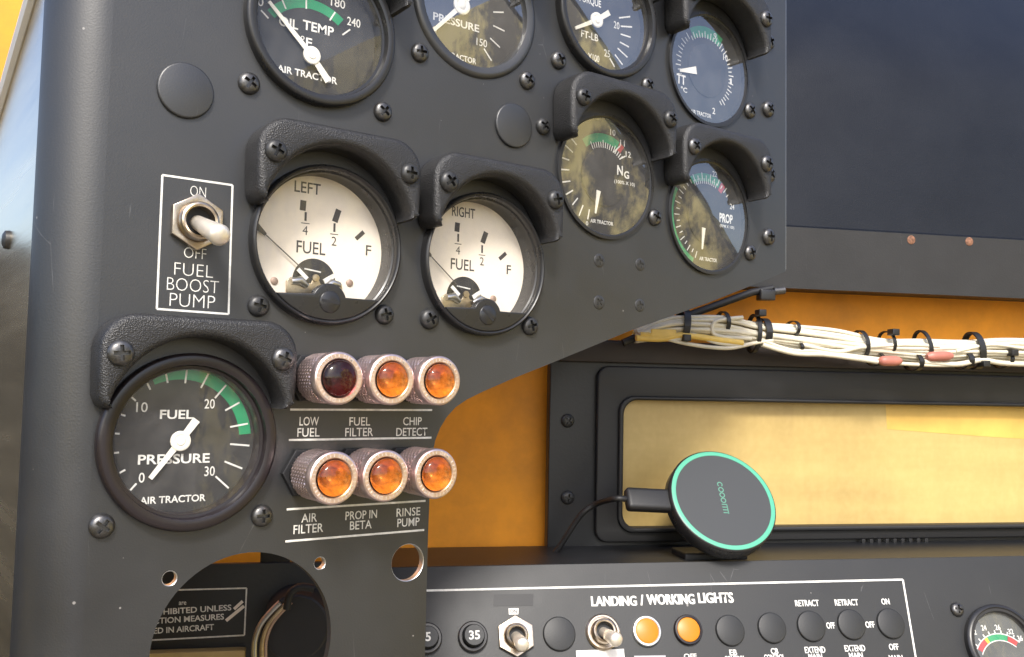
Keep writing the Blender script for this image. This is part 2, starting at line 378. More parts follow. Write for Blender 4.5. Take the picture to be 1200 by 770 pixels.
# ================================================================ instrument panel
GC = dict(oilt=(-91.5, 108.5), oilp=(-21.8, 135.5), torq=(50.5, 149.5), itt=(121, 139.1), ng=(52.1, 73.5), prop=(121.5, 63.3),
          lf=(-86.5, 26.5), rf=(-15.8, 26.0), fp=(-134.5, -45.7))
panel = thing('cockpit_dashboard', 'matt black metal instrument panel carrying the round gauges, seen at an angle', 'instrument panel', P)
out = [(-165, 230), (182.5, 230), (182.5, 41), (167.6, 35.5), (121.5, 19.5), (69.2, 2.9), (18.8, -15.1), (0.5, -21.5), (-14, -27), (-22, -30.4), (-27.5, -33.6), (-31.6, -37.6), (-34.6, -42),
       (-36.8, -47), (-37.9, -52.5), (-38.6, -60), (-39.0, -81.9), (-39.2, -180), (-165, -180)]
holes = [circ(x, y, 27.6 if k in ('itt', 'ng', 'prop') else 28.6) for k, (x, y) in GC.items()]
holes += [circ(-112, -117.3, 32.4, 72), circ(-138.9, -91.2, 2.6, 20), circ(-84.9, -91.1, 2.4, 20), circ(-47.9, -94.2, 7.3, 32)]
b = B(); poly(b, out, holes, -3.2, 0); fin('panel_sheet', recalc(b), 'panel', panel, smooth=20)
# rounded left edge and the return flange, cut on a slant at the top
b = B(); prof = [(-165, 0)] + [(-165 - 18 * math.sin(R_(a)), -18 + 18 * math.cos(R_(a))) for a in range(5, 91, 5)]
zs = [230 - k * 5 for k in range(83)]
def back(zv):  # how deep the flange reaches at height zv
    return -18 - max(.5, min(190, (115.8 - zv) * 3.17))
rows = []
for zv in zs:
    pr = prof + [(-183, -18 + (back(zv) + 18) * k / 6) for k in range(1, 7)]
    rows.append([b.verts.new((x, zv, z)) for x, z in pr])
for a, c in zip(rows, rows[1:]):
    for k in range(len(a) - 1): b.faces.new((a[k], c[k], c[k + 1], a[k + 1]))
recalc(b)
for f in b.faces: f.material_index = 1 if f.calc_center_median().z < -18.1 else 0
fin('side_flange', b, ['panel', 'flange'], panel, smooth=60)
b = B(); tube(b, [(-184, zv, back(zv)) for zv in zs[:40]], 2.4, 8); fin('flange_edge', b, 'whitepaint', panel)
b = B(); lathe(b, [(3.6, 0), (3.4, 1.4), (2, 2.2), (.01, 2.4)], 20); bmesh.ops.transform(b, matrix=Matrix.Translation((-183, 26.5, -71)) @ Matrix.Rotation(-math.pi / 2, 4, 'Y'), verts=b.verts)
fin('flange_bolt', b, 'screw_b', panel)
b = B(); box(b, 182.5, 182.9, 42, 228, -2.6, -.2); fin('bare_edge', b, 'alu', panel, smooth=0)
# rims of the empty screw holes: bare metal inside
for x, y, r in ((-138.9, -91.2, 2.6), (-84.9, -91.1, 2.4), (-47.9, -94.2, 7.3)):
    b = B(); lathe(b, [(r - .02, -.1), (r - .25, -.3), (r - .25, -3.1)], 32, x, y); fin('hole_rim', b, 'alu', panel)
for x, y in ((167, 164.6), (167, 127.5), (167.6, 91.9), (167.2, 58.1)): screw(panel, x, y, 0, name='panel_screw', s=1.12)
for x, y in ((48.6, 33.9), (74.3, 34.5), (48.8, 14.6), (74.4, 15)): screw(panel, x, y, 0, FLAT, 'flat_screw')
screw(panel, 14.5, 90.3, 0, SCREW_BLACK, 'panel_screw', .9)
# engraved placards painted straight on the panel
b = B()
cs = [(-147, 44.2), (-122.9, 44.2), (-122.5, -1.5), (-146.9, -1.3)]
for i in range(4): bar(b, cs[i], cs[(i + 1) % 4], .7, .01, .06)
q = lambda x, y: P.pix(170 + x / 4.053, 190 + y / 4.053)
text(b, 'ON', q(252, 140), 5.4, 3.6, bold=-.016); text(b, 'OFF', q(238, 433), 7.6, 3.7, bold=-.016)
text(b, 'FUEL', q(232, 514), 13.2, 4.3, bold=-.018); text(b, 'BOOST', q(229, 586), 17.6, 4.4, bold=-.018); text(b, 'PUMP', q(226, 660), 15.4, 4.5, bold=-.018)
fin('fuel_pump_placard', b, 'white', panel, smooth=0)
def lamp_placard(y0, y1, words, zz, wd):
    b = B(); bar(b, (-98.5, y0), (-38.6 if y0 > -60 else -40.6, y0), .75, .01, .06); bar(b, (-98.6, y1), (-38.6 if y0 > -60 else -40.9, y1), .75, .01, .06)
    for s, (x, y), w in words: text(b, s, P.pix(330 + x / 3.209, 400 + y / 3.209), w, 3.15, bold=.006)
    fin('warning_light_placard', b, 'white', panel, smooth=0)
lamp_placard(-34.8, -45.8, [('LOW', (104, 300), 7.6), ('FUEL', (101, 342), 8.7), ('FUEL', (294, 301), 8.7), ('FILTER', (292, 341), 11.7), ('CHIP', (492, 300), 8.4), ('DETECT', (490, 340), 14.0)], 0, 0)
lamp_placard(-70.7, -82.1, [('AIR', (104, 663), 6.1), ('FILTER', (101, 704), 11.6), ('PROP IN', (300, 652), 13.2), ('BETA', (298, 690), 9.1), ('RINSE', (477, 641), 10.6), ('PUMP', (477, 680), 9.9)], 0, 0)
# ================================================================ gauges
def gauge(key, name, label, R, rin, rim, depth, bm_='bezel', glass='glass', dial='dial', screws=((-26.6, -26.6), (26.6, -26.6)), gz=1.0, sm=None, group=None, flush=False, prof=None):
    x, y = GC[key]
    t = thing(name, label, 'gauge', P, x, y, 0, group)
    b = B()
    if prof: pass
    elif flush: prof = [(R, .02), (R - .4, rim * .5), (R - 1.6, rim), (R - 2.4, rim), (rin + .2, rim - .8), (rin - .3, gz - .6), (rin - .3, depth)]
    else: prof = [(R, -.02), (R, rim - 1.2), (R - .4, rim - .3), (R - 1.2, rim), (rin + 2.2, rim), (rin + 1.4, rim - .25), (rin + 1.0, gz + .35), (rin + .1, gz + .2), (rin - .3, gz - .5), (rin - .3, depth)]
    lathe(b, prof, 96); fin('bezel', recalc(b), bm_, t, smooth=50)
    b = B(); disc(b, rin + .3, 0, 0, depth + .01, 96); fin('dial_face', b, dial, t, smooth=0)
    if glass:
        b = B(); lathe(b, [(rin, gz), (rin * .7, gz + .22), (rin * .35, gz + .34), (.01, gz + .38)], 64); fin('glass', b, glass, t, smooth=80)
    for sx, sy in screws: screw(t, sx, sy, 0, sm)
    zd = depth + .02
    def D(px, py): return P.pix(px, py, depth) - Vector((x, y))
    return t, zd, D
def zoom(sc, ox, oy): return lambda x, y: (ox + x / sc, oy + y / sc)
def shift(b, z): bmesh.ops.translate(b, vec=(0, 0, z), verts=b.verts); return b
def needle(t, c, tip, tail, z, w0=2.4, w1=.9, wt=2.6, hub=3.6, mat_='needle'):
    b = B(); c = Vector(c); tip = Vector(tip); tail = Vector(tail)
    bar(b, c, tip, w0, z + 1.2, z + 1.6, w1); bar(b, c, tail, w0, z + 1.2, z + 1.6, wt)
    n = fin('needle', b, mat_, t, smooth=0)
    h = B(); lathe(h, [(hub, 1.1), (hub, 1.9), (hub * .9, 2.1), (hub * .62, 2.1), (hub * .56, 1.95), (hub * .5, 1.95), (hub * .4, 2.3), (.01, 2.35)], 32, c.x, c.y, z)
    hb = fin('hub', recalc(h), mat_, t, smooth=40); hb.parent = n
    return n
def tick(b, a, r0, r1, w=.55, c=(0, 0), z=0):
    a = R_(a); bar(b, (c[0] + r0 * math.cos(a), c[1] + r0 * math.sin(a)), (c[0] + r1 * math.cos(a), c[1] + r1 * math.sin(a)), w, .01, .07)
def print_part(t, name, b, m, z): return fin(name, shift(b, z), m, t, smooth=0)

# fuel pressure -------------------------------------------------
t, zd, D = gauge('fp', 'fuel_pressure_gauge', 'large black round FUEL PRESSURE gauge with green arc, lower left of panel', 30, 24.6, 4.2, -4.5, 'bezel_red', sm=None)
z1 = zoom(2.75, 90, 360); c = D(*z1(330, 430)); pt = lambda x, y: D(*z1(x, y))
b = B(); ring = [(172, 590, 192, 568), (138, 534, 156, 524), (120, 470, 136, 468), (123, 407, 138, 408), (142, 346, 157, 350), (174, 288, 190, 302), (226, 243, 237, 266), (287, 213, 293, 244), (355, 200, 349, 245), (425, 213, 400, 260), (481, 251, 445, 293), (524, 307, 478, 333), (551, 375, 494, 386), (556, 446, 494, 441), (533, 520, 476, 497), (489, 583, 447, 545)]
for x0, y0, x1, y1 in ring: bar(b, pt(x0, y0), pt(x1, y1), .62, .06, .1)
for s, x, y, w, h, bo in (('FUEL', 322, 345, 11.2, 3.0, .02), ('PRESSURE', 315, 488, 24, 3.2, .02), ('AIR TRACTOR', 311, 618, 22, 2.35, .02), ('10', 210, 322, 3.7, 3.3, .005), ('20', 428, 311, 3.6, 3.3, .005), ('0', 209, 549, 1.9, 3.3, .005), ('30', 428, 528, 3.6, 3.3, .005)):
    text(b, s, pt(x, y), w, h, bold=bo)
print_part(t, 'markings', b, 'white', zd)
rr = [(pt(x, y) - c).length for x, y in ((488, 262), (445, 293), (550, 377))]
ang = lambda v: math.degrees(math.atan2(v.y, v.x))
b = B(); arcband(b, (pt(500, 290) - c).length * .90, (pt(500, 290) - c).length * 1.08, ang(pt(245, 235) - c), ang(pt(532, 410) - c), .01, .04, 40, c.x, c.y)
print_part(t, 'green_arc', b, 'green', zd)
needle(t, c, pt(233, 551), pt(382, 362), zd, 2.2, 1.5, 2.7, 3.4)

# fuel quantity ----------------------------------------------------
def fuel(key, label, word, zf, P_):
    t, zd, D = gauge(key, 'fuel_level_gauge', label, 30, 27.6, 4.5, -8.5, 'bezel', 'glass', 'cream', prof=[(30, -.02), (30, 3.3), (29.6, 4.2), (28.95, 4.5), (28.4, 4.2), (28, 3), (27.9, 1.2), (27.3, .8), (27.3, -1.6), (27.6, -1.8), (27.6, -8.5)], screws=((-25.4, -24.4), (25, -24.4)), gz=-2.5, sm=SCREW_BLACK)
    pt = lambda k: D(*zf(*P_[k][:2]))
    # black mask across the bottom, with a rounded boss for the adjusting screw
    b = B(); yc = -19.4; rb = 28.2; a0 = math.degrees(math.asin(yc / rb)); br = 6.9; by = -21.4; bx = .2
    lp = circ(0, 0, rb, 24, 180 - a0, 360 + a0)
    ea = math.degrees(math.asin((yc - by) / br))
    lp += [(bx + br * math.cos(R_(a)), by + br * math.sin(R_(a))) for a in range(int(ea) + 1, 180 - int(ea), 10)]
    poly(b, lp, (), .2, 4.3, .6); fin('mask', recalc(b), 'bezel', t)
    b = B(); lathe(b, [(4.7, 4.25), (4.6, 4.1), (4.2, 4.1), (4.1, 4.5), (3.8, 4.75), (.01, 4.8)], 32, bx, by); sc = fin('adjusting_screw', recalc(b), 'bezel', t)
    b = B(); box(b, bx - 3.5, bx + 3.5, by - .5, by + .5, 4.75, 4.86, Matrix.Translation((bx, by, 0)) @ Matrix.Rotation(-.12 if key == 'lf' else -.7, 4, 'Z') @ Matrix.Translation((-bx, -by, 0)))
    fin('slot', b, 'dark', t).parent = sc
    b = B(); text(b, word, pt('word'), P_['ww'], 4.2, bold=.009); text(b, 'FUEL', pt('fuel'), P_['fw'], 4.6, bold=.009); text(b, 'F', pt('f'), 2.4, 4.0, bold=.009)
    for k, n in (('q', '4'), ('h', '2')):
        p = pt(k); text(b, '1', p + Vector((0, 2.6)), .9, 3.4, bold=0); text(b, n, p + Vector((0, -2.7)), 2.1, 3.5, bold=0); bar(b, p + Vector((-1.7, 0)), p + Vector((1.7, 0)), .32, .02, .06)
    for k, L, w in (('m1', 3.9, 2.4), ('m2', 5.2, 2.4), ('m3', 4.6, 1.7)):
        p = pt(k); p2 = D(*zf(P_[k][0] + P_[k][2][0], P_[k][1] + P_[k][2][1])); d = (p2 - p).normalized(); bar(b, p - d * L / 2, p + d * L / 2, w, .02, .06)
    print_part(t, 'markings', b, 'print_dark', zd)
    # cut-out showing the brass movement
    cx, cy = pt('arc'); r = 8.8
    b = B(); poly(b, circ(cx, cy, r, 24, 0, 180) + [(cx - r, cy - 3), (cx + r, cy - 3)], (), .01, .05); print_part(t, 'movement_window', b, 'dark', zd)
    b = B(); mv = zd + .3
    poly(b, [(cx - 11.4, cy - 5), (cx - 11.4, cy - .6), (cx - 9.6, cy + .8), (cx - 6.4, cy + .2), (cx - 4, cy - 1.2), (cx - 1.6, cy - .8), (cx - .8, cy + 1.6), (cx + 1.2, cy + 1.6), (cx + 2.2, cy - .8), (cx + 4.6, cy - 1), (cx + 7, cy + .4), (cx + 9.6, cy + 1), (cx + 11.2, cy - .4), (cx + 11.2, cy - 5)], (), mv, mv + .9, .25)
    lathe(b, [(1.5, 1), (1.4, 1.6), (.01, 1.7)], 16, cx, cy + 1.2, mv)
    fin('movement', recalc(b), 'brass', t)
    for sx in (-1, 1):
        b = B(); tube(b, [(cx + sx * 3.4, cy - 2.2, mv + 1.6), (cx + sx * 6.5, cy - .2, mv + 1.8), (cx + sx * 9.8, cy - .8, mv + 1.6)], [1.0, 1.7, 1.2], 14); fin('coil', recalc(b), 'chrome', t, smooth=60)
    b = B(); bar(b, (cx - 3.4, cy + .6), (cx - 7.2, cy + 4.0), 1.5, mv + 1, mv + 1.3); bar(b, (cx + 3.4, cy + .2), (cx + 7.6, cy + 2.8), 1.7, mv + 1, mv + 1.3); bar(b, (cx - 4.6, cy + 4.4), (cx + 2, cy + 3.6), .5, mv + 1, mv + 1.3)
    fin('pointer_stop', b, 'white', t)
    for k in ('r1', 'r2'):
        p = pt(k); b = B(); lathe(b, [(1.5, 0), (1.4, .4), (.8, .7), (.01, .7)], 20, p.x, p.y, zd); fin('dial_rivet', b, 'copper', t)
    a, e = pt('n0'), pt('n1'); d = (e - a).normalized()
    b = B(); bar(b, a, e, .45, zd + 1.4, zd + 1.6, .35); bar(b, e - d * 3.6, e + d * 1.6, 1.1, zd + 1.4, zd + 1.7, 2.6); fin('needle', b, 'print_dark', t, smooth=0)
zl = zoom(2.961, 270, 130)
fuel('lf', 'white faced LEFT FUEL gauge in black bezel, nearest the fuel boost switch', 'LEFT', zl,
     dict(word=(268, 267), ww=10.6, fuel=(280, 475), fw=11.8, f=(479, 484), q=(260, 390), h=(360, 428), m1=(252, 328, (1, -12)), m2=(369, 364, (3, -9)), m3=(449, 432, (10, -9)), arc=(290, 592), r1=(413, 597), r2=(152, 590), n0=(262, 566), n1=(92, 407)))
zr = zoom(3.21, 480, 160)
fuel('rf', 'white faced RIGHT FUEL gauge in black bezel, in the middle of the panel', 'RIGHT', zr,
     dict(word=(203, 285), ww=11.6, fuel=(199, 482), fw=11.8, f=(373, 501), q=(182, 404), h=(272, 446), m1=(179, 341, (1, -12)), m2=(281, 380, (3, -9)), m3=(350, 450, (10, -9)), arc=(205, 605), r1=(314, 610), r2=(88, 586), n0=(190, 578), n1=(52, 428)))

# oil temperature ---------------------------------------------------
t, zd, D = gauge('oilt', 'oil_temperature_gauge', 'black OIL TEMP gauge with green arc, uppermost left of the panel', 30, 25.2, 4.2, -4.5, screws=((-27, -26.8), (26.8, -26.8)))
z1 = zoom(5.925, 280, 0); pt = lambda x, y: D(*z1(x, y)); c = pt(495, 392); b = B()
for x0, y0, x1, y1 in ((153, 72, 205, 128), (300, 0, 326, 62), (467, 0, 467, 62), (668, 85, 630, 142), (772, 205, 718, 243)): bar(b, pt(x0, y0), pt(x1, y1), .6, .06, .1)
for s, x, y, w, h, bo in (('180', 688, 22, 6, 3.3, .005), ('240', 797, 155, 5.7, 3.3, .005), ('OIL', 345, 158, 7.6, 3.6, .02), ('TEMP', 552, 196, 12.7, 3.6, .02), ('F', 486, 297, 2.4, 3.6, .015), ('AIR TRACTOR', 478, 518, 24.2, 2.6, .02), ('0', 150, 12, 2.2, 3.3, .005)):
    text(b, s, pt(x, y), w, h, bold=bo)
p = pt(442, 263); arcband(b, .45, .75, 0, 359, .02, .06, 16, p.x, p.y)
print_part(t, 'markings', b, 'white', zd)
b = B(); r1 = (pt(690, 150) - c).length; arcband(b, r1 * .93, r1 * 1.12, ang(pt(160, 30) - c), ang(pt(700, 165) - c), .01, .04, 40, c.x, c.y); print_part(t, 'green_arc', b, 'green', zd)
needle(t, c, pt(198, 18), pt(610, 572), zd, 2.1, 1.3, 2.9, 3.4)

# oil pressure -------------------------------------------------------
t, zd, D = gauge('oilp', 'oil_pressure_gauge', 'round black gauge reading PRESSURE, cut by the top of the photo, needle pointing lower left', 31, 26, 1.6, -5.5, 'panel', 'glassB', screws=((-27, -26.5), (27, -26.5)), flush=True, gz=-.8)
z1 = zoom(5.925, 470, 0); pt = lambda x, y: D(*z1(x, y)); c = pt(408, 45); b = B()
for x0, y0, x1, y1 in ((712, 86, 640, 84), (718, 216, 640, 178), (686, 330, 618, 265), (628, 422, 575, 338)): bar(b, pt(x0, y0), pt(x1, y1), .6, .02, .08)
for s, x, y, w, h, bo in (('PRESSURE', 385, 155, 23, 3.2, .02), ('150', 560, 296, 5.5, 3.2, .005), ('AIR TRACTOR', 385, 392, 20, 2.4, .02), ('0', 232, 210, 2, 3.2, .005), ('OIL', 395, -95, 8, 3.2, .02)):
    text(b, s, pt(x, y), w, h, bold=bo)
print_part(t, 'markings', b, 'white', zd)
needle(t, c, pt(205, 225), pt(470, -30), zd, 2.2, 1.4, 2.7, 4)

# torque ---------------------------------------------------------------
t, zd, D = gauge('torq', 'torque_gauge', 'round black FT-LB torque gauge right of the oil pressure gauge, hazy with reflected sky', 30, 25.4, 4.2, -3, 'bezel', 'glassB', screws=((-28, -27.6), (27, -27.6)))
z1 = zoom(7.7, 630, 0); pt = lambda x, y: D(*z1(x, y)); c = pt(515, 190); b = B()
for x0, y0, x1, y1 in ((835, 150, 735, 162), (852, 244, 750, 237), (838, 336, 750, 308), (824, 425, 742, 380), (810, 518, 722, 436), (766, 585, 697, 492), (694, 603, 650, 525)): bar(b, pt(x0, y0), pt(x1, y1), .7, .02, .08)
for s, x, y, w, h, bo in (('FT-LB', 470, 322, 10.4, 3.3, .015), ('20', 712, 228, 3.6, 3.4, .005), ('25', 626, 482, 3.6, 3.4, .005), ('X100', 505, 520, 7, 3.2, .015), ('TORQUE', 470, 5, 14, 3.2, .02)):
    text(b, s, pt(x, y), w, h, bold=bo)
print_part(t, 'markings', b, 'white', zd)
needle(t, c, pt(322, 262), pt(628, 122), zd, 2.2, 1.4, 2.7, 3.6)

# three dials with a large face -------------------------------------------
LOW = ((31, -15.3),)
def big(key, name, label, zf, glass='glassB'): 
    t, zd, D = gauge(key, name, label, 29.2, 27.2, 1.6, -1.8, 'bezel', glass, screws=LOW, gz=.6)
    b = B(); lathe(b, [(13.6, 0), (13.6, .6), (13, .8), (.01, .8)], 64, 0, 0, zd); fin('rotor_disc', recalc(b), 'dial', t)
    return t, zd, (lambda x, y: D(*zf(x, y)))
t, zd, pt = big('ng', 'gas_generator_gauge', 'black NG percent gauge under a hood, yellow-brown reflections in its glass', zoom(4.817, 650, 130))
b = B()
for x0, y0, x1, y1 in ((137, 592, 160, 532), (100, 530, 130, 492), (63, 472, 103, 448), (40, 402, 88, 396), (34, 330, 82, 333), (42, 264, 82, 278), (60, 194, 102, 234), (92, 152, 124, 192), (186, 612, 196, 556), (332, 234, 368, 198), (358, 276, 398, 256)): bar(b, pt(x0, y0), pt(x1, y1), .62, .02, .08)
for k in range(15):
    a = R_(118 - k * 5.2); bar(b, (13.9 * math.cos(a), 13.9 * math.sin(a)), ((16.6 + (k % 5 == 0)) * math.cos(a), (16.6 + (k % 5 == 0)) * math.sin(a)), .42, .06, .1)
for s, x, y, w, h, bo in (('10', 328, 122, 3.3, 2.8, .01), ('11', 382, 182, 3.0, 2.8, .01), ('12', 415, 246, 3.3, 2.8, .01), ('N', 362, 336, 3.6, 4.4, .03), ('G', 399, 362, 3.3, 3.5, .03), ('AIR TRACTOR', 266, 628, 14, 1.7, .02), ('0', 182, 634, 1.4, 1.9, .01)):
    text(b, s, pt(x, y), w, h, bold=bo, z=.8 if s in 'NG' else .02)
text(b, '(100% X 10)', pt(388, 408), 13, 1.6, bold=.01, z=.8)
print_part(t, 'markings', b, 'white', zd)
b = B(); arcband(b, 16.5, 20.6, 62, 130, .01, .04); print_part(t, 'green_arc', b, 'green', zd)
b = B(); arcband(b, 16.5, 20.6, 52, 61, .01, .04, 8); print_part(t, 'red_mark', b, 'red', zd)
b = B(); bar(b, pt(240, 452), pt(222, 580), 2.4, .9, 1.2, .8); print_part(t, 'needle', b, 'needle', zd)

t, zd, pt = big('prop', 'propeller_gauge', 'black PROP gauge under a hood, lowest of the right hand column', zoom(5.5, 780, 180))
b = B()
for k in range(26):
    a = R_(250 - k * 8.4); L = 3.6 if k % 2 == 0 else 2.2; bar(b, (19.3 * math.cos(a), 19.3 * math.sin(a)), ((19.3 + L) * math.cos(a), (19.3 + L) * math.sin(a)), .5, .06, .1)
for k in range(12):
    a = R_(118 - k * 4.6); bar(b, (17.2 * math.cos(a), 17.2 * math.sin(a)), (20 * math.cos(a), 20 * math.sin(a)), .4, .06, .1)
for s, x, y, w, h, bo in (('22', 316, 132, 3.4, 2.8, .01), ('24', 428, 342, 3.4, 2.8, .01), ('PROP', 382, 418, 10, 4.6, .03), ('(RPM X 100)', 388, 472, 11, 1.5, .01), ('AIR TRACTOR', 274, 682, 13, 1.8, .02)):
    text(b, s, pt(x, y), w, h, bold=bo, z=.8 if s[0] in 'P(' else .02)
print_part(t, 'markings', b, 'white', zd)
b = B(); arcband(b, 18.5, 22.5, 62, 122, .01, .04); arcband(b, 23.4, 26.8, 150, 248, .01, .04); print_part(t, 'green_arc', b, 'green', zd)
b = B(); arcband(b, 17.5, 22.5, 51, 60, .01, .04, 8); print_part(t, 'red_mark', b, 'red', zd)
b = B(); bar(b, pt(236, 480), pt(226, 618), 2.4, .9, 1.2, .8); print_part(t, 'needle', b, 'needle', zd)

t, zd, pt = big('itt', 'turbine_temperature_gauge', 'black gauge full of fine ticks at the top right of panel, needle pointing left', zoom(5.5, 780, 10))
b = B()
for k in range(40):
    a = R_(196 - k * 6.4); L = 3.6 if k % 2 == 0 else 2.4; r0 = 17 if k > 10 else 18.6
    bar(b, (r0 * math.cos(a), r0 * math.sin(a)), ((r0 + L) * math.cos(a), (r0 + L) * math.sin(a)), .55, .06, .1)
for s, x, y, w, h, bo, ro in (('TT', 100, 455, 6.4, 4.8, .03, 0), ('°C', 118, 522, 4.5, 2.6, .02, 0), ('AIR TRACTOR', 228, 678, 15, 2.1, .02, 0), ('9', 318, 178, 2.2, 3.2, .01, 0), ('10', 385, 316, 3.4, 3.2, .01, 0), ('1', 420, 470, 1.4, 3.2, .01, 0), ('2', 310, 660, 2, 3.2, .01, 0)):
    text(b, s, pt(x, y), w, h, bold=bo, rot=ro)
print_part(t, 'markings', b, 'white', zd)
b = B(); arcband(b, 17.5, 23, 58, 122, .01, .04); print_part(t, 'green_arc', b, 'green', zd)
b = B(); bar(b, pt(188, 402), pt(82, 402), 4.0, .9, 1.2, 1.2); print_part(t, 'needle', b, 'needle', zd)

# ================================================================ hoods over the gauges
def hood_shape():
    o = [(-29.6, 11.4), (-31.2, 12.6), (-32.3, 15.5), (-32.6, 26)] + circ(-20.6, 29.8, 12, 10, 175, 90) + circ(20.6, 29.8, 12, 10, 90, 5) + [(32.6, 26), (32.3, 15.5), (31.2, 12.6), (29.6, 11.4)]
    R = 32.2; y0 = 3.0; a0 = 19.
    inner = [(R * .94 * math.cos(R_(a)), y0 + R * math.sin(R_(a))) for a in [a0 + (180 - 2 * a0) * k / 36 for k in range(37)]]
    inner = [(27.6, 11.4)] + inner + [(-27.6, 11.4)]
    return o + inner
def hood_mesh():
    b = B(); poly(b, hood_shape(), (), -.6, 14.4, 2.4); recalc(b)
    bmesh.ops.scale(b, vec=(MM,) * 3, verts=b.verts); me = bpy.data.meshes.new('hood_shell'); b.to_mesh(me); b.free(); return me
HM = hood_mesh(); HM.materials.append(M['hood']); HM.shade_smooth(); HM.set_sharp_from_angle(angle=R_(50))
HOODS = dict(lf='black crackle-finish hood over the LEFT FUEL gauge', rf='black crackle-finish hood over the RIGHT FUEL gauge', fp='black crackle-finish hood over the FUEL PRESSURE gauge, lowest hood',
             ng='black crackle-finish hood over the NG gauge', prop='black crackle-finish hood over the PROP gauge', itt='black crackle-finish hood over the finely ticked top right gauge',
             oilt='end of a black hood beside the OIL TEMP gauge at the top edge', oilp='end of a black hood at the top of the PRESSURE gauge', torq='end of a black hood at the top of the FT-LB gauge')
for k, lb in HOODS.items():
    x, y = GC[k]
    t = thing('gauge_hood', lb, 'gauge hood', P, x, y + (2 if k == 'torq' else 0), .0, 'hoods over the gauges')
    o = bpy.data.objects.new('hood_shell', HM); COL.objects.link(o); o.parent = t
    for sx in (-26.6, 26.6): screw(t, sx, 28.8, 14.4, None if k in ('prop', 'itt') else SCREW_BLACK if k != 'fp' else None)

# ================================================================ blank plugs
def plug(fr, x, y, r, label, group, m='panel', h=1.3, cat='blank plug'):
    b = B(); lathe(b, [(r, 0), (r, h * .6), (r - .25, h * .9), (r - .7, h), (.01, h)], 48); o = fin('blank_plug', recalc(b), m, None, fr.mat(x, y, .01), smooth=50)
    return tag(o, label, cat, group)
plug(P, -140.6, 74.5, 9.64, 'round black blank plug left of the OIL TEMP gauge', 'blank plugs on the instrument panel')
plug(P, -1.5, 87.7, 9.64, 'round black blank plug left of the NG gauge hood', 'blank plugs on the instrument panel')

# ================================================================ toggle switches
def toggle(fr, x, y, label, group, hexr=9.6, tip=(2.6, 9.5, 18), rb=6.2, m='nickel', roundnut=False):
    t = thing('toggle_switch', label, 'switch', fr, x, y, 0, group)
    b = B()
    if roundnut: lathe(b, [(9.2, 0), (9.2, 1.6), (8.4, 2.2), (7.6, 2.2), (7.4, 1.4), (rb + .3, 1.4)], 48)
    else: poly(b, circ(0, 0, hexr, 6, 30, 390), [circ(0, 0, rb + .1, 32)], .02, 2.6, .35)
    fin('nut', recalc(b), m, t, smooth=25)
    b = B(); pr = []
    for k in range(7): pr += [(rb + .15, k * .75), (rb - .1, k * .75 + .37)]
    lathe(b, pr + [(rb - .3, 5.4), (rb - .9, 5.7), (rb - 1.6, 5.4), (rb - 1.8, -1)], 40); fin('bushing', recalc(b), m, t, smooth=30)
    b = B(); disc(b, rb - 1.7, 0, 0, 1.5, 32); fin('boot', b, 'dark', t, smooth=0)
    b = B(); e = Vector(tip); n = 10; pts = [e * (k / n) for k in range(n + 1)]; d = e.normalized()
    rad = [2.5 + 1.2 * (k / n) ** 1.1 for k in range(n + 1)]
    pts += [e + d * .9, e + d * 1.6, e + d * 1.95]; rad += [3.4, 2.4, .4]
    tube(b, [p + Vector((0, 0, 1.2)) for p in pts], rad, 20); fin('lever', recalc(b), 'lever', t, smooth=60)
    return t
tp = P.pix(256, 276, 17)
toggle(P, -135.1, 29.3, 'metal toggle switch inside the FUEL BOOST PUMP box', None, hexr=9.9, tip=(tp.x + 135.1, tp.y - 29.3, 17), rb=6.6)

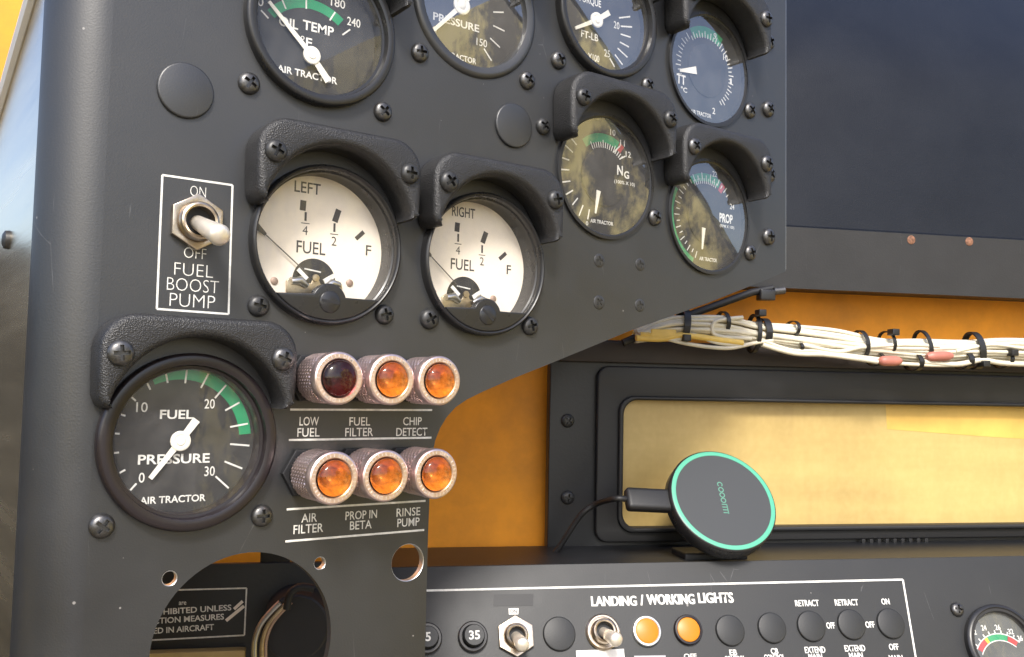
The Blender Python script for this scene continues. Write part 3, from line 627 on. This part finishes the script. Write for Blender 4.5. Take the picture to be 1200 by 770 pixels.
# ================================================================ warning lamps
def lamp(x, y, label, red=False):
    t = thing('warning_lamp', label, 'indicator lamp', P, x, y, 0, 'warning lamps on the instrument panel')
    b = B(); poly(b, circ(0, 0, 9.6, 6), [circ(0, 0, 6, 32)], .02, 2.6, .4); fin('base_nut', recalc(b), 'dark', t, smooth=30)
    b = B(); lathe(b, [(7.2, 2), (7.2, 8.2)], 40); fin('neck', recalc(b), 'bezel', t)
    # knurled barrel: diamonds raised out of the skin
    b = B(); nu, nv, z0, z1 = 96, 24, 7.5, 20.5; rows = []
    for j in range(nv + 1):
        z = z0 + (z1 - z0) * j / nv; row = []
        for i in range(nu):
            k = (1 if (i + j) % 4 == 0 else 0) + (1 if (i - j) % 4 == 0 else 0)
            r = 9.0 - .6 * min(k, 1) if 0 < j < nv else 8.35
            a = 2 * math.pi * i / nu; row.append(b.verts.new((r * math.cos(a), r * math.sin(a), z)))
        rows.append(row)
    for p, q in zip(rows, rows[1:]):
        for i in range(nu): b.faces.new((p[i], p[(i + 1) % nu], q[(i + 1) % nu], q[i]))
    lathe(b, [(8.35, 20.5), (8.35, 21), (9.2, 21.2), (9.3, 21.6), (9.3, 24), (9.0, 24.8), (8.5, 25.1), (7.0, 25.1), (6.6, 24.8), (6.4, 24), (6.4, 15)], 64)
    lathe(b, [(6.9, 7.5), (8.35, 7.5)], nu)
    br = fin('barrel', recalc(b), 'pinkmetal', t, smooth=25)
    # raised DIM lettering and marks round the rim
    b = B()
    for s, a0 in (('D', 76), ('I', 66), ('M', 55), ('D', 256), ('I', 246), ('M', 235)):
        a = R_(a0); text(b, s, (7.85 * math.cos(a), 7.85 * math.sin(a)), .45 if s == 'I' else 1.2, 1.25, a - math.pi / 2, .02, 25.1, .12)
    for a0 in list(range(92, 226, 11)) + list(range(272, 400, 11)):
        a = R_(a0); bar(b, (7.3 * math.cos(a), 7.3 * math.sin(a)), (8.3 * math.cos(a), 8.3 * math.sin(a)), .22, 25.1, 25.22)
    fin('rim_lettering', b, 'pinkbright', t, smooth=0)
    b = B(); lathe(b, [(6.3, 25.2), (4.6, 23.2), (3.4, 20.5), (2.2, 18.2), (.01, 17.8)], 28); bmesh.ops.rotate(b, verts=b.verts, cent=(0, 0, 0), matrix=Matrix.Rotation(random.uniform(0, 6), 3, 'Z'))
    fin('lens', recalc(b), 'lens_red' if red else 'lens_in', t, smooth=80)
    b = B(); lathe(b, [(6.4, 25.0), (6.2, 26.1), (5.2, 27.1), (3.4, 27.8), (1.6, 28.1), (.01, 28.2)], 40)
    fin('lens_cap', b, 'lensred' if red else 'lensglass', t, smooth=80)
M['lensred'] = glass_mat('red_lens', (.45, .16, .18), 1.5, .04)
for x, n in ((-91.3, 'dark red LOW FUEL lamp, unlit, in knurled metal barrel'), (-70.6, 'amber FUEL FILTER lamp in knurled metal barrel'), (-50.6, 'amber CHIP DETECT lamp in knurled metal barrel')): lamp(x, -23.2, n, 'red' in n)
for x, n in ((-92, 'amber AIR FILTER lamp in knurled metal barrel'), (-72, 'amber PROP IN BETA lamp in knurled metal barrel'), (-51, 'amber RINSE PUMP lamp in knurled metal barrel')): lamp(x, -57.6, n)

# ================================================================ forward wall, seen past the panel's edge
def wp(px, py, d=0): v = Wl.pix(px, py, -d); return (v.x, v.y)
x0, _ = wp(-40, 500, 78); x1, _ = wp(1500, 500, 78)
yt = wp(1000, 300, 60)[1]; xm = wp(560, 300, 78)[0]; ylo = wp(700, 760, 78)[1]; yhi = wp(700, -40, 78)[1]
b = B(); poly(b, [(x0, ylo), (x1, ylo), (x1, yt), (xm, yt), (xm, yhi), (x0, yhi)], (), -84, -78, .4); tag(fin('forward_bulkhead', recalc(b), 'orange', None, Wl.mat(), smooth=0), 'orange painted bulkhead behind the panel and the hopper window', 'bulkhead', kind='structure')

# hopper window: black frame, gasket, stained pane
hw = thing('hopper_window', 'long stained yellow window in a black frame above the switch panel', 'window', Wl)
fx0, fx1 = wp(643, 540, 62)[0], wp(1330, 540, 62)[0]; fy0, fy1 = wp(700, 672, 62)[1], wp(700, 398, 62)[1]
px0, px1 = wp(727, 540, 62)[0], wp(1300, 540, 62)[0]; py0, py1 = wp(760, 617, 62)[1], wp(760, 469, 62)[1]
gx0, gy1 = wp(697, 540, 62)[0], wp(760, 430, 62)[1]
b = B(); poly(b, [(fx0, fy0), (fx1, fy0), (fx1, fy1), (fx0, fy1)], [rrect(px0 - 4, px1 + 4, py0 - 4, py1 + 4, 10)], -70, -62, .8); fr = fin('frame', recalc(b), 'frame', hw)
b = B(); poly(b, rrect(gx0, px1 + 9, py0 - 9, gy1, 8), [rrect(px0, px1, py0, py1, 9)], -66, -58, 1.2); gk = fin('gasket', recalc(b), 'rubber', hw)
b = B(); poly(b, rrect(px0 - 3, px1 + 3, py0 - 3, py1 + 2.5, 10), [rrect(px0, px1, py0, py1, 9)], -58.5, -55.5, 1.2); fin('lip', recalc(b), 'rubber', hw)
b = B(); box(b, fx0 + 5, fx1, gy1 + 2.0, fy1 - 1, -62, -57.5, bev=.8); fin('top_ledge', recalc(b), 'frame_brown', hw)
b = B(); box(b, px0 - 2, px1 + 2, py0 - 2, py1 + 2, -66.5, -65.5); fin('pane', b, 'tan', hw, smooth=0)
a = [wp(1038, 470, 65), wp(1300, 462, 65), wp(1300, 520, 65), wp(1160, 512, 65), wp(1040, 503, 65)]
b = B(); poly(b, a[::-1], (), -65.45, -65.35); fin('painted_lit_area', recalc(b), 'tan_lit', hw, smooth=0)  # lit area behind the pane, painted on as a brighter yellow sheet
for py in (493, 583):
    x, y = wp(665, py, 62); screw(hw, x, y, -62, SCREW_BLACK, 'frame_bolt', 1.0)
b = B(); cx = wp(1050, 634, 58)
for k in range(9):
    x = wp(1012 + k * 9.2, 634, 58)[0]; box(b, x - 1.2, x + 1.2, cx[1] - 1.5, cx[1] + 1.5, -58.2, -57.6, bev=.2)
fin('moulded_marks', b, 'rubber', hw)

# glareshield over the window
gs = thing('glareshield', 'dark padded glareshield with rivets above the hopper window, upper right', 'glareshield', Wl)
prof = []
for py, d in ((341, 46), (300, 45.5), (270, 45), (268, 47.5), (180, 56), (110, 64), (86, 68), (70, 72), (50, 79), (30, 88), (10, 99), (-20, 118), (-60, 150)):
    prof.append((Wl.pix(1000, py, -d).y, -d))
b = B(); xa, xb = wp(830, 300, 45)[0], wp(1420, 300, 45)[0]; rows = []
pf = [(prof[0][0] + 1.0, -74), (prof[0][0] + .3, -49)] + prof
for k in range(13):
    x = xa + (xb - xa) * k / 12; rows.append([b.verts.new((x, y, z)) for y, z in pf])
for p, q in zip(rows, rows[1:]):
    for i in range(len(p) - 1): b.faces.new((p[i], q[i], q[i + 1], p[i + 1]))
recalc(b)
for f in b.faces: f.material_index = 1 if f.calc_center_median().y < prof[2][0] + .1 else 0
fin('pad', b, ['shield', 'shield_lip'], gs, smooth=35)
for px, py in ((1068, 281), (1136, 283)):
    x, y = wp(px, py, 45); b = B(); lathe(b, [(3.1, 0), (2.8, .5), (1.6, .9), (.01, 1)], 20, x, y, -45.4); fin('rivet', recalc(b), 'rivet', gs)
# black bracket under the glareshield, next to the panel
br = thing('support_bracket', 'black metal bracket under the glareshield beside the wire bundle', 'bracket', Wl)
b = B(); tube(b, [(*wp(730, 402, 40), -40), (*wp(800, 372, 40), -40), (*wp(880, 343, 42), -42), (*wp(905, 338, 43), -43)], 2.3, 10); fin('rod', b, 'rubber', br)
b = B(); x, y = wp(897, 346, 42); box(b, x - 5, x + 5, y - 3.4, y + 3.4, -45, -38, bev=1); fin('clamp', b, 'bezel', br)
b = B(); x, y = wp(911, 342, 42); tube(b, [(x - 3, y, -41), (x + 4, y + 1, -41)], 2.4, 12); fin('clamp_bolt', b, 'screw', br)

# ================================================================ wire bundle
wb = thing('wire_bundle', 'bundle of cream and yellow wires tied with black straps, running right below the glareshield', 'wire bundle', Wl)
mid = [(745, 394), (775, 385), (800, 383), (848, 385), (884, 391), (930, 396), (980, 402), (1030, 408), (1080, 411), (1140, 410), (1180, 410), (1260, 414), (1330, 416)]
half = [9, 14, 17, 16, 17, 16, 17, 14, 15, 15, 15, 16, 16]
DB = 38
wires = []
for k in range(24):
    a = 2 * math.pi * k / 16 + .3; rad = 1.0 if k < 16 else .5; o0 = math.sin(a) * rad; z0 = math.cos(a) * rad * 6 + (3 if k > 15 else 0)
    ph = random.uniform(0, 6.28); pts = []
    for i, ((px, py), hf) in enumerate(zip(mid, half)):
        tight = .82 if i in (2, 4, 7, 9) else 1.0
        o = max(-1, min(1, o0 + .16 * math.sin(ph + i * .8))) * tight
        x, y = wp(px, py + o * (hf - 3), DB); pts.append((x, y, -DB + z0 + .8 * math.sin(ph * 2 + i * .9)))
    b = B(); tube(b, spline(pts, 6), 1.25 if k % 3 else 1.45, 8); fin('wire', b, 'wire_y' if k in (9,) else 'wire', wb, smooth=70)
# looser wires that bow out of the bundle
for pts, m, r in (([(760, 390), (800, 402), (850, 408), (884, 402), (905, 399)], 'wire', 1.2), ([(745, 396), (775, 397), (800, 393), (840, 398), (870, 402)], 'wire_y', 1.9), ([(750, 392), (790, 393), (815, 394), (850, 400)], 'wire_y', 1.6),
                  ([(758, 395), (800, 397), (812, 392), (840, 402), (870, 404)], 'wire', 1.1), ([(870, 372), (840, 376), (834, 386), (842, 394), (880, 397)], 'wire', 1.2),
                  ([(893, 404), (930, 414), (970, 416), (1028, 424)], 'wire', 1.5), ([(890, 398), (925, 410), (958, 412), (1030, 421)], 'wire', 1.2), ([(940, 404), (980, 412), (1010, 407), (1060, 404), (1100, 406)], 'wire', 1.3),
                  ([(1082, 424), (1120, 427), (1150, 422), (1180, 426), (1260, 428)], 'wire', 1.7), ([(1030, 424), (1070, 427), (1110, 428), (1140, 424)], 'wire', 1.2), ([(1120, 412), (1160, 404), (1200, 408), (1260, 410)], 'wire', 1.1)):
    b = B(); tube(b, spline([(*wp(px, py, DB - 7), -DB + 7.5) for px, py in pts], 6), r, 8); fin('wire', b, m, wb, smooth=70)
for p0, p1 in (((1030, 423), (1056, 423)), ((1086, 418), (1116, 417))):
    b = B(); x0, y0 = wp(*p0, DB - 9); x1, y1 = wp(*p1, DB - 9); n = 8
    tube(b, [(x0 + (x1 - x0) * k / n, y0 + (y1 - y0) * k / n, -DB + 9) for k in range(n + 1)], [1.6, 2.9, 3.2, 3.2, 3.2, 3.2, 3.1, 2.7, 1.6], 14); fin('sleeve', b, 'sleeve', wb, smooth=60)
b = B(); x, y = wp(777, 391, DB - 8); box(b, x - 7.5, x + 8, y - 2.6, y + 2.6, -DB + 5, -DB + 9, bev=.6); fin('sleeve', b, 'wire_y', wb)
def tie(px, py, hh, tilt=0., w=2.2, knob=0):
    x, y = wp(px, py, DB); xx, yy = wp(px, py - hh, DB); h = yy - y; b = B(); pr = None; n = 28
    for k in range(n + 1):
        a = 2 * math.pi * k / n; yy = math.sin(a) * (h + .6); zz = math.cos(a) * 9.6; q = []
        for dx, e in ((-w / 2, 1), (w / 2, 1), (w / 2, .86), (-w / 2, .86)):
            q.append(b.verts.new((x + dx + tilt * yy, y + yy * (1 if e == 1 else .9), -DB + zz * (1 if e == 1 else .9))))
        if pr:
            for i in range(4): b.faces.new((pr[i], q[i], q[(i + 1) % 4], pr[(i + 1) % 4]))
        pr = q
    if knob: box(b, x - 2.4 + tilt * knob * h, x + 2.4 + tilt * knob * h, y + knob * h - 2, y + knob * h + 2, -DB + 5, -DB + 11.5, bev=.6)
    fin('cable_tie', recalc(b), 'tie', wb)
for a in ((799, 383, 20, .12, 4, -.7), (847, 378, 12, -.05, 2.3, 0), (883, 391, 22, .05, 2.4, 1.05), (894, 390, 16, .0, 4, 0), (928, 386, 9, .1, 2, 0), (1008, 404, 16, -.08, 2.4, 0), (1039, 402, 13, -.1, 2, .9), (1081, 408, 20, -.14, 2.4, 0), (1070, 424, 10, -.1, 3, 0),
          (1128, 422, 10, -.05, 3.6, 0), (1141, 411, 21, -.1, 4.2, -.75), (1175, 421, 10, .08, 2.4, .7), (932, 407, 6, 0, 2, 0), (1026, 421, 7, 0, 2.4, 0)): tie(*a)

# ================================================================ lower switch panel
def cp(px, py, h=0): v = Cn.pix(px, py, h); return (v.x, v.y)
sp = thing('switch_panel', 'tilted black switch panel marked LANDING / WORKING LIGHTS, lower right', 'switch panel', Cn)
lx, rx = cp(420, 700)[0], cp(1400, 700)[0]; yb = cp(800, 900)[1]
b = B(); box(b, lx, rx, yb, 0, -3, 0, bev=.5); fin('faceplate', recalc(b), 'console', sp)
# shelf behind the faceplate's top edge
b = B(); m = Cn.mat().inverted() @ Wl.mat(); box(b, lx, rx, -6, -1.2, -64, -1.5); bmesh.ops.transform(b, matrix=m.to_3x3().to_4x4(), verts=b.verts); fin('shelf', b, 'frame', sp, smooth=0)
b = B()
l0, l1, l2 = Vector(cp(470, 692.8)), Vector(cp(1058, 679.2)), Vector(cp(1078, 800))
bar(b, l0, l1, 1.05, .02, .08); bar(b, l1, l2, 1.05, .02, .08)
cl = zoom(1.714, 500, 640); c3 = zoom(4.8, 830, 690); c4 = zoom(6, 660, 690); c5 = zoom(6, 490, 690)
def ctext(s, zf, x, y, wpx, hpx, bold=.016, heavy=1.8):
    p = cp(*zf(x, y)); q0 = Vector(cp(*zf(x - wpx / 2, y))); q1 = Vector(cp(*zf(x + wpx / 2, y))); r0 = Vector(cp(*zf(x, y - hpx / 2))); r1 = Vector(cp(*zf(x, y + hpx / 2)))
    d = q1 - q0; L = d.length; o = .022 * (r0 - r1).length
    for k in (-1, 0, 1): text(b, s, Vector(p) + Vector((o * k * heavy, 0)), L - 2 * o * heavy, (r0 - r1).length, math.atan2(d.y, d.x) * .5, bold, .02 + .004 * k)
ctext('LANDING', c4, 357, 85, 322, 68); ctext('/', c4, 553, 78, 26, 72); ctext('WORKING', c4, 756, 73, 340, 70); ctext('LIGHTS', c4, 1072, 62, 250, 70)
for s, x, y, w, h in (('RETRACT', 555, 80, 134, 34), ('RETRACT', 777, 76, 132, 34), ('ON', 996, 71, 46, 32), ('OFF', 688, 206, 48, 34), ('OFF', 909, 201, 52, 34), ('EXTEND', 600, 343, 116, 34), ('EXTEND', 824, 334, 116, 34), ('OFF', 1043, 326, 54, 34), ('EB', 140, 358, 42, 32), ('CB', 372, 350, 42, 32), ('MAIN', 602, 380, 78, 30), ('MAIN', 830, 374, 78, 30), ('CONTROL', 150, 392, 116, 30), ('CONTROL', 372, 384, 116, 30), ('MAIN', 1055, 388, 78, 30)):
    ctext(s, c3, x, y, w, h, .012, 1.0)
ctext('OFF', c4, 893, 474, 90, 36, .012, 1.0)
fin('lettering', b, 'white', sp, smooth=0)
b = B(); a = [cp(*c5(532, 40)), cp(*c5(812, 36)), cp(*c5(808, 120)), cp(*c5(530, 122))]; poly(b, a[::-1], (), .02, .14); fin('blank_label', recalc(b), 'darktape', sp, smooth=0)
b = B(); a = [cp(*c5(636, 138)), cp(*c5(706, 136)), cp(*c5(704, 180)), cp(*c5(638, 181))]; poly(b, a[::-1], (), .02, .1); pl = fin('on_label', recalc(b), 'tape', sp, smooth=0)
b = B(); text(b, 'ON', cp(*c5(670, 158)), 3.6, 2.0, .03, .02, .1, .06); fin('on_lettering', b, 'print_dark', sp, smooth=0).parent = pl
b = B(); a = [cp(675, 762.5), cp(731, 760.5), cp(734, 800), cp(677, 800)]; poly(b, a[::-1], (), .02, .2); tag(fin('tape_label', recalc(b), 'tape', None, Cn.mat(), smooth=0), 'plain white tape label below the round-nut toggle switch', 'label')
b = B(); a = [cp(743, 768.5), cp(780, 768), cp(780, 790), cp(743, 790)]; poly(b, a[::-1], (), .02, .12); fin('grey_label', recalc(b), mat('label_grey', (.4, .4, .42), .6), sp, smooth=0)
x, y = cp(1121, 714.5); screw(sp, x, y, 0, None, 'panel_screw', .95)
# circuit breakers
def breaker(px, py, txt, label):
    x, y = cp(px, py, 4); t = thing('circuit_breaker', label, 'circuit breaker', Cn, x, y, 0, 'circuit breakers on the switch panel')
    b = B(); lathe(b, [(7.6, 0), (7.6, 2.2), (7.0, 2.8), (5.9, 2.8), (5.7, 1)], 40); fin('collar', recalc(b), 'bezel', t)
    b = B(); lathe(b, [(5.3, 1), (5.3, 6.4), (4.9, 7), (.01, 7)], 40); bt = fin('button', recalc(b), 'console', t)
    b = B(); text(b, txt, (0, 0), 5.6 if len(txt) > 1 else 2.6, 4.2, 0, .02, 7, .06); fin('rating', b, 'white', t, smooth=0).parent = bt
breaker(555, 745, '35', 'black round breaker button marked 35'); breaker(501, 747, '5', 'black round breaker button marked 5, half hidden by the instrument panel')
x, y = cp(604, 746); e = Cn.pix(611.5, 756, 11); toggle(Cn, x, y, 'toggle switch with hexagonal nut under the small white ON label', 'toggle switches on the switch panel', hexr=10.3, tip=(e.x - x, e.y - y, 11), rb=5.9)
x, y = cp(706, 741); e = Cn.pix(721, 750, 13); toggle(Cn, x, y, 'toggle switch with round nut under the word LANDING', 'toggle switches on the switch panel', tip=(e.x - x, e.y - y, 13), rb=6.3, roundnut=True)
for px, py, r, lb in ((655, 743, 8.6, 'black blank plug between the two toggle switches'), (855, 739, 8.1, 'black blank plug just right of the darker ringed amber light'), (904, 736, 8.1, 'black blank plug under the word LIGHTS, left of both RETRACT legends'), (950, 734, 8.2, 'black blank plug under the left RETRACT legend'), (997, 732, 8.2, 'black blank plug under the right RETRACT legend'), (1043, 731, 8.2, 'black blank plug beside the white line, right end of the row')):
    x, y = cp(px, py); plug(Cn, x, y, r, lb, 'blank plugs on the switch panel', 'console', 1.6)
def pilot(px, py, bright, label):
    x, y = cp(px, py); t = thing('pilot_light', label, 'indicator lamp', Cn, x, y, 0, 'pilot lights on the switch panel')
    b = B(); lathe(b, [(7.8, 0), (7.8, 1.8), (7.4, 2.3), (6.6, 2.4), (6.2, 2)], 40); fin('ring', recalc(b), 'alu' if bright else 'bezel_red', t)
    b = B(); lathe(b, [(6.4, 1.2), (6.2, 2.1), (5.4, 2.5), (.01, 2.6)], 40); fin('lens', recalc(b), 'amber_flat', t)
pilot(757, 740, True, 'amber light with bright metal ring below WORKING'); pilot(805.5, 738.5, False, 'amber light with dark ring below WORKING')
# small meter at the corner
x, y = cp(1173, 757)
vm = thing('small_meter', 'small round meter with red and green arc in the lower right corner', 'gauge', Cn, x, y)
b = B(); lathe(b, [(22.5, 0), (22.5, 3.2), (21.6, 4.2), (20.6, 4.4), (20, 3.8), (18.6, 3.8), (18, 2.6), (18, .3)], 72); fin('bezel', recalc(b), 'bezel', vm)
b = B(); disc(b, 18.2, 0, 0, .5, 64); fin('dial_face', b, mat('dial_grey', (.075, .08, .078), .6, var=.1, vscale=90), vm, smooth=0)
zm = zoom(9.62, 1110, 690); mpt = lambda a, c: Vector(cp(*zm(a, c))) - Vector((x, y))
b = B(); text(b, '24', mpt(405, 440), 3.2, 2.9, bold=.02); text(b, '26', mpt(560, 435), 3.4, 2.9, bold=.02); text(b, '32', mpt(708, 483), 3.4, 2.9, bold=.02); text(b, '36', mpt(812, 558), 3.4, 2.9, bold=.02); text(b, '2', mpt(308, 490), 1.6, 2.6, bold=.02)
p3 = mpt(505, 530); ctr = Vector((-.8, p3.y - 17.5)); A = lambda a, c: ang(mpt(a, c) - ctr)
ro = (mpt(505, 520) - ctr).length
arcband(b, ro, ro + .55, A(270, 640), A(800, 620), .05, .08, 30, ctr.x, ctr.y); arcband(b, ro - 3.7, ro - 3.2, A(310, 700), A(760, 690), .05, .08, 30, ctr.x, ctr.y)
for k in range(9): a = A(275, 600) + (A(795, 620) - A(275, 600)) * k / 8; tick(b, a, ro + .3, ro + 2.2, .7, ctr)
fin('markings', shift(b, .52), 'white', vm, smooth=0)
for nm, m, a0, a1 in (('red_band', 'red', (275, 640), (400, 560)), ('yellow_band', 'yellow', (405, 560), (440, 550)), ('green_band', 'green', (445, 550), (670, 590)), ('red_band', 'red', (675, 590), (770, 650))):
    b = B(); arcband(b, ro - 3.2, ro - .05, A(*a0), A(*a1), .02, .05, 12, ctr.x, ctr.y); fin(nm, shift(b, .52), m, vm, smooth=0)
b = B(); lathe(b, [(18.3, 2.4), (9, 2.8), (.01, 2.95)], 48); fin('glass', b, 'glass', vm, smooth=80)

# ================================================================ wireless charger on the shelf
cc = ray(848, 585, 528); vr = (cc - CAM_O).normalized(); rx_ = (cr - vr * cr.dot(vr)).normalized(); up_ = rx_.cross(vr)
tl = R_(37.5); az = R_(50)
nrm = (-vr) * math.cos(tl) + (rx_ * math.cos(az) + up_ * math.sin(az)) * math.sin(tl)
exc = (rx_ - nrm * rx_.dot(nrm)).normalized()
CF = Frame(cc, exc, nrm.cross(exc))
ch = thing('wireless_charger', 'round dark grey charging puck with mint green ring, leaning on the shelf', 'phone charger', CF)
RC = 31.8
b = B(); lathe(b, [(RC - 5, -11), (RC - .6, -10.2), (RC, -9), (RC, -1.6), (RC - .35, -.6), (RC - .9, -.1), (RC - 1.2, -.05)], 96, cap0=True); fin('body', recalc(b), 'bezel', ch, smooth=50)
b = B(); lathe(b, [(RC - 1.15, -.4), (RC - 1.15, .1), (RC - 1.5, .25), (RC - 3.5, .25), (RC - 3.7, 0)], 96); fin('ring', recalc(b), 'mint', ch)
b = B(); disc(b, RC - 3.6, 0, 0, .05, 96); fc = fin('face', b, 'charger', ch, smooth=0)
b = B(); zz = zoom(7.7, 810, 540); a0 = CF.pix(*zz(252, 190)); a1 = CF.pix(*zz(320, 485)); d = (a1 - a0); n_ = d.length; ra = math.atan2(d.y, d.x)
mt = Matrix.Translation((a0.x, a0.y, 0)) @ Matrix.Rotation(ra, 4, 'Z')
k0 = len(b.verts)
for i in range(4): arcband(b, 1.0, 1.55, 40 if i == 0 else 0, 320 if i == 0 else 359, .08, .12, 14, 1.6 + i * 3.1, 0)
for i in range(4): bar(b, (13.2 + i * 1.6, -1.5), (13.2 + i * 1.6, 1.4), .55, .08, .12)
bar(b, (12.9, 1.3), (18.6, 1.3), .5, .08, .12)
s_ = n_ / 19.; bmesh.ops.transform(b, matrix=mt @ Matrix.Diagonal((s_, s_, 1, 1)), verts=b.verts); fin('logo', b, 'mint_dull', ch, smooth=0).parent = fc
# plug on the left and the foot
p0 = CF.pix(796, 588, -6); p1 = CF.pix(733, 585, -6)
b = B(); d = (p1 - p0); L = d.length; mm_ = Matrix.Translation((p0.x, p0.y, -6)) @ Matrix.Rotation(math.atan2(d.y, d.x), 4, 'Z')
box(b, -4, L, -6.6, 6.6, -3.4, 3.4, bev=2.6); bmesh.ops.transform(b, matrix=mm_, verts=b.verts); fin('plug', recalc(b), 'rubber', ch, smooth=60)
ft = Wl.pix(830, 651, -24)
inv = CF.mat().inverted() @ Wl.mat()
b = B(); box(b, ft.x - 19, ft.x + 19, ft.y - 1.5, ft.y + 3.5, -34, -12, bev=1.2)
def to_cf(b):
    for v in b.verts: v.co = inv @ (v.co * MM) / MM
    return b
fin('foot', recalc(to_cf(b)), 'rubber', ch)
b = B(); tube(b, [(ft.x + 2, ft.y + 1, -26), (ft.x + 4, ft.y + 12, -28), (ft.x + 6, ft.y + 24, -24)], [7, 6, 6], 14); fin('stem', recalc(to_cf(b)), 'rubber', ch)
# its cable
q1 = CF.mat() @ Vector((p1.x * MM, p1.y * MM, -6 * MM)); wl_in = Wl.mat().inverted(); q1 = (wl_in @ q1) / MM
pts = [q1 + (q1 - (wl_in @ (CF.mat() @ Vector((p0.x * MM, p0.y * MM, -6 * MM)))) / MM).normalized() * s for s in (-2, 6)]
pts += [(*wp(700, 590, 30), -30), (*wp(683, 601, 34), -34), (*wp(668, 622, 38), -38), (*wp(655, 642, 42), -42), (*wp(640, 660, 46), -46), (*wp(622, 685, 50), -50)]
b = B(); tube(b, spline(pts, 8), [1.7] * 200, 10); tag(fin('charging_cable', b, 'rubber', None, Wl.mat(), smooth=70), 'thin black cable running from the charger plug down to the left', 'cable')
pts = [(*wp(880, 656, 30), -30), (*wp(930, 650, 40), -40), (*wp(990, 645, 50), -50), (*wp(1060, 642, 54), -54), (*wp(1130, 643, 54), -54), (*wp(1210, 646, 54), -54), (*wp(1330, 648, 54), -54)]
b = B(); tube(b, spline(pts, 8), 1.6, 10); tag(fin('loose_cable', b, 'rubber', None, Wl.mat(), smooth=70), 'black cable lying along the foot of the window frame, right of the charger', 'cable')

# ================================================================ behind the big empty hole
hp = thing('hidden_side_panel', 'dark panel with a white-lettered PROHIBITED UNLESS placard, seen through the large empty hole', 'panel', Wl)
hz = zoom(5, 160, 630)
def hw_(x, y, d=10): return Vector(wp(*hz(x, y), d))
a0, a1 = hw_(-700, 190), hw_(1160, 190)
b = B(); box(b, a0.x, a1.x, hw_(400, 1400).y, hw_(400, 156).y, -14, -10, bev=.4); fin('plate', recalc(b), 'frame', hp)
b = B(); cs = [hw_(-500, 326), hw_(645, 296), hw_(632, 572), hw_(-500, 632)]
for i in range(3): bar(b, cs[i], cs[i + 1], .75, .02, .1)
def htext(s, x, y, w, h):
    d = hw_(x + w / 2, y) - hw_(x - w / 2, y); e = hw_(x, y - h / 2) - hw_(x, y + h / 2); text(b, s, hw_(x, y), d.length, e.length, math.radians(2.2), .02)
htext('PROHIBITED UNLESS', 305, 424, 505, 34); htext('PROTECTION MEASURES', 230, 480, 570, 34); htext('USED IN AIRCRAFT', 250, 536, 410, 34)
text(b, 'are', hw_(270, 384), 3.6, 1.6); 
fin('placard', shift(b, -10), 'white', hp, smooth=0)
b = B(); bar(b, hw_(572, 418), hw_(622, 372), 1.5, .2, .5); bar(b, hw_(525, 486), hw_(630, 400), 1.6, .2, .5); fin('scratches', shift(b, -10), 'cream', hp, smooth=0)
b = B(); box(b, a0.x, hw_(640, 700).x, hw_(400, 1400).y, hw_(400, 668, 3).y, -10, -3, bev=.6); fin('lower_strip', recalc(b), 'tan', hp)
b = B(); box(b, hw_(725, 100, 12).x, hw_(900, 100, 12).x, hw_(400, 186).y + .5, hw_(400, 20).y, -30, -12, bev=1); fin('bracket', recalc(b), 'frame', hp)
cy = thing('instrument_can', 'dark round instrument can with bright rim and wires, seen through the large empty hole', 'instrument', Wl)
o = Vector(wp(*hz(930, 540), -20)); 
b = B(); lathe(b, [(16, -25), (16, 10), (15, 11), (.01, 11)], 48, o.x, o.y, 6); fin('can', recalc(b), 'dark', cy)
for dx, r, m, nm in ((-1.5, 1.4, 'chrome', 'rim_pipe'), (2.2, 1.1, 'brass', 'wire'), (4.0, .8, 'copper', 'wire')):
    pts = [(*wp(*hz(x + dx * 12, y), -30), 30) for x, y in ((860, 380), (800, 440), (745, 510), (715, 590), (708, 670), (715, 800))]
    b = B(); tube(b, spline(pts, 6), r, 10); fin(nm, b, m, cy, smooth=70)
b = B(); pts = [(*wp(*hz(x, y), -34), 34) for x, y in ((880, 420), (900, 330), (960, 290), (1040, 300))]; tube(b, spline(pts, 6), 1.8, 10); fin('hose', b, 'rubber', cy, smooth=70)
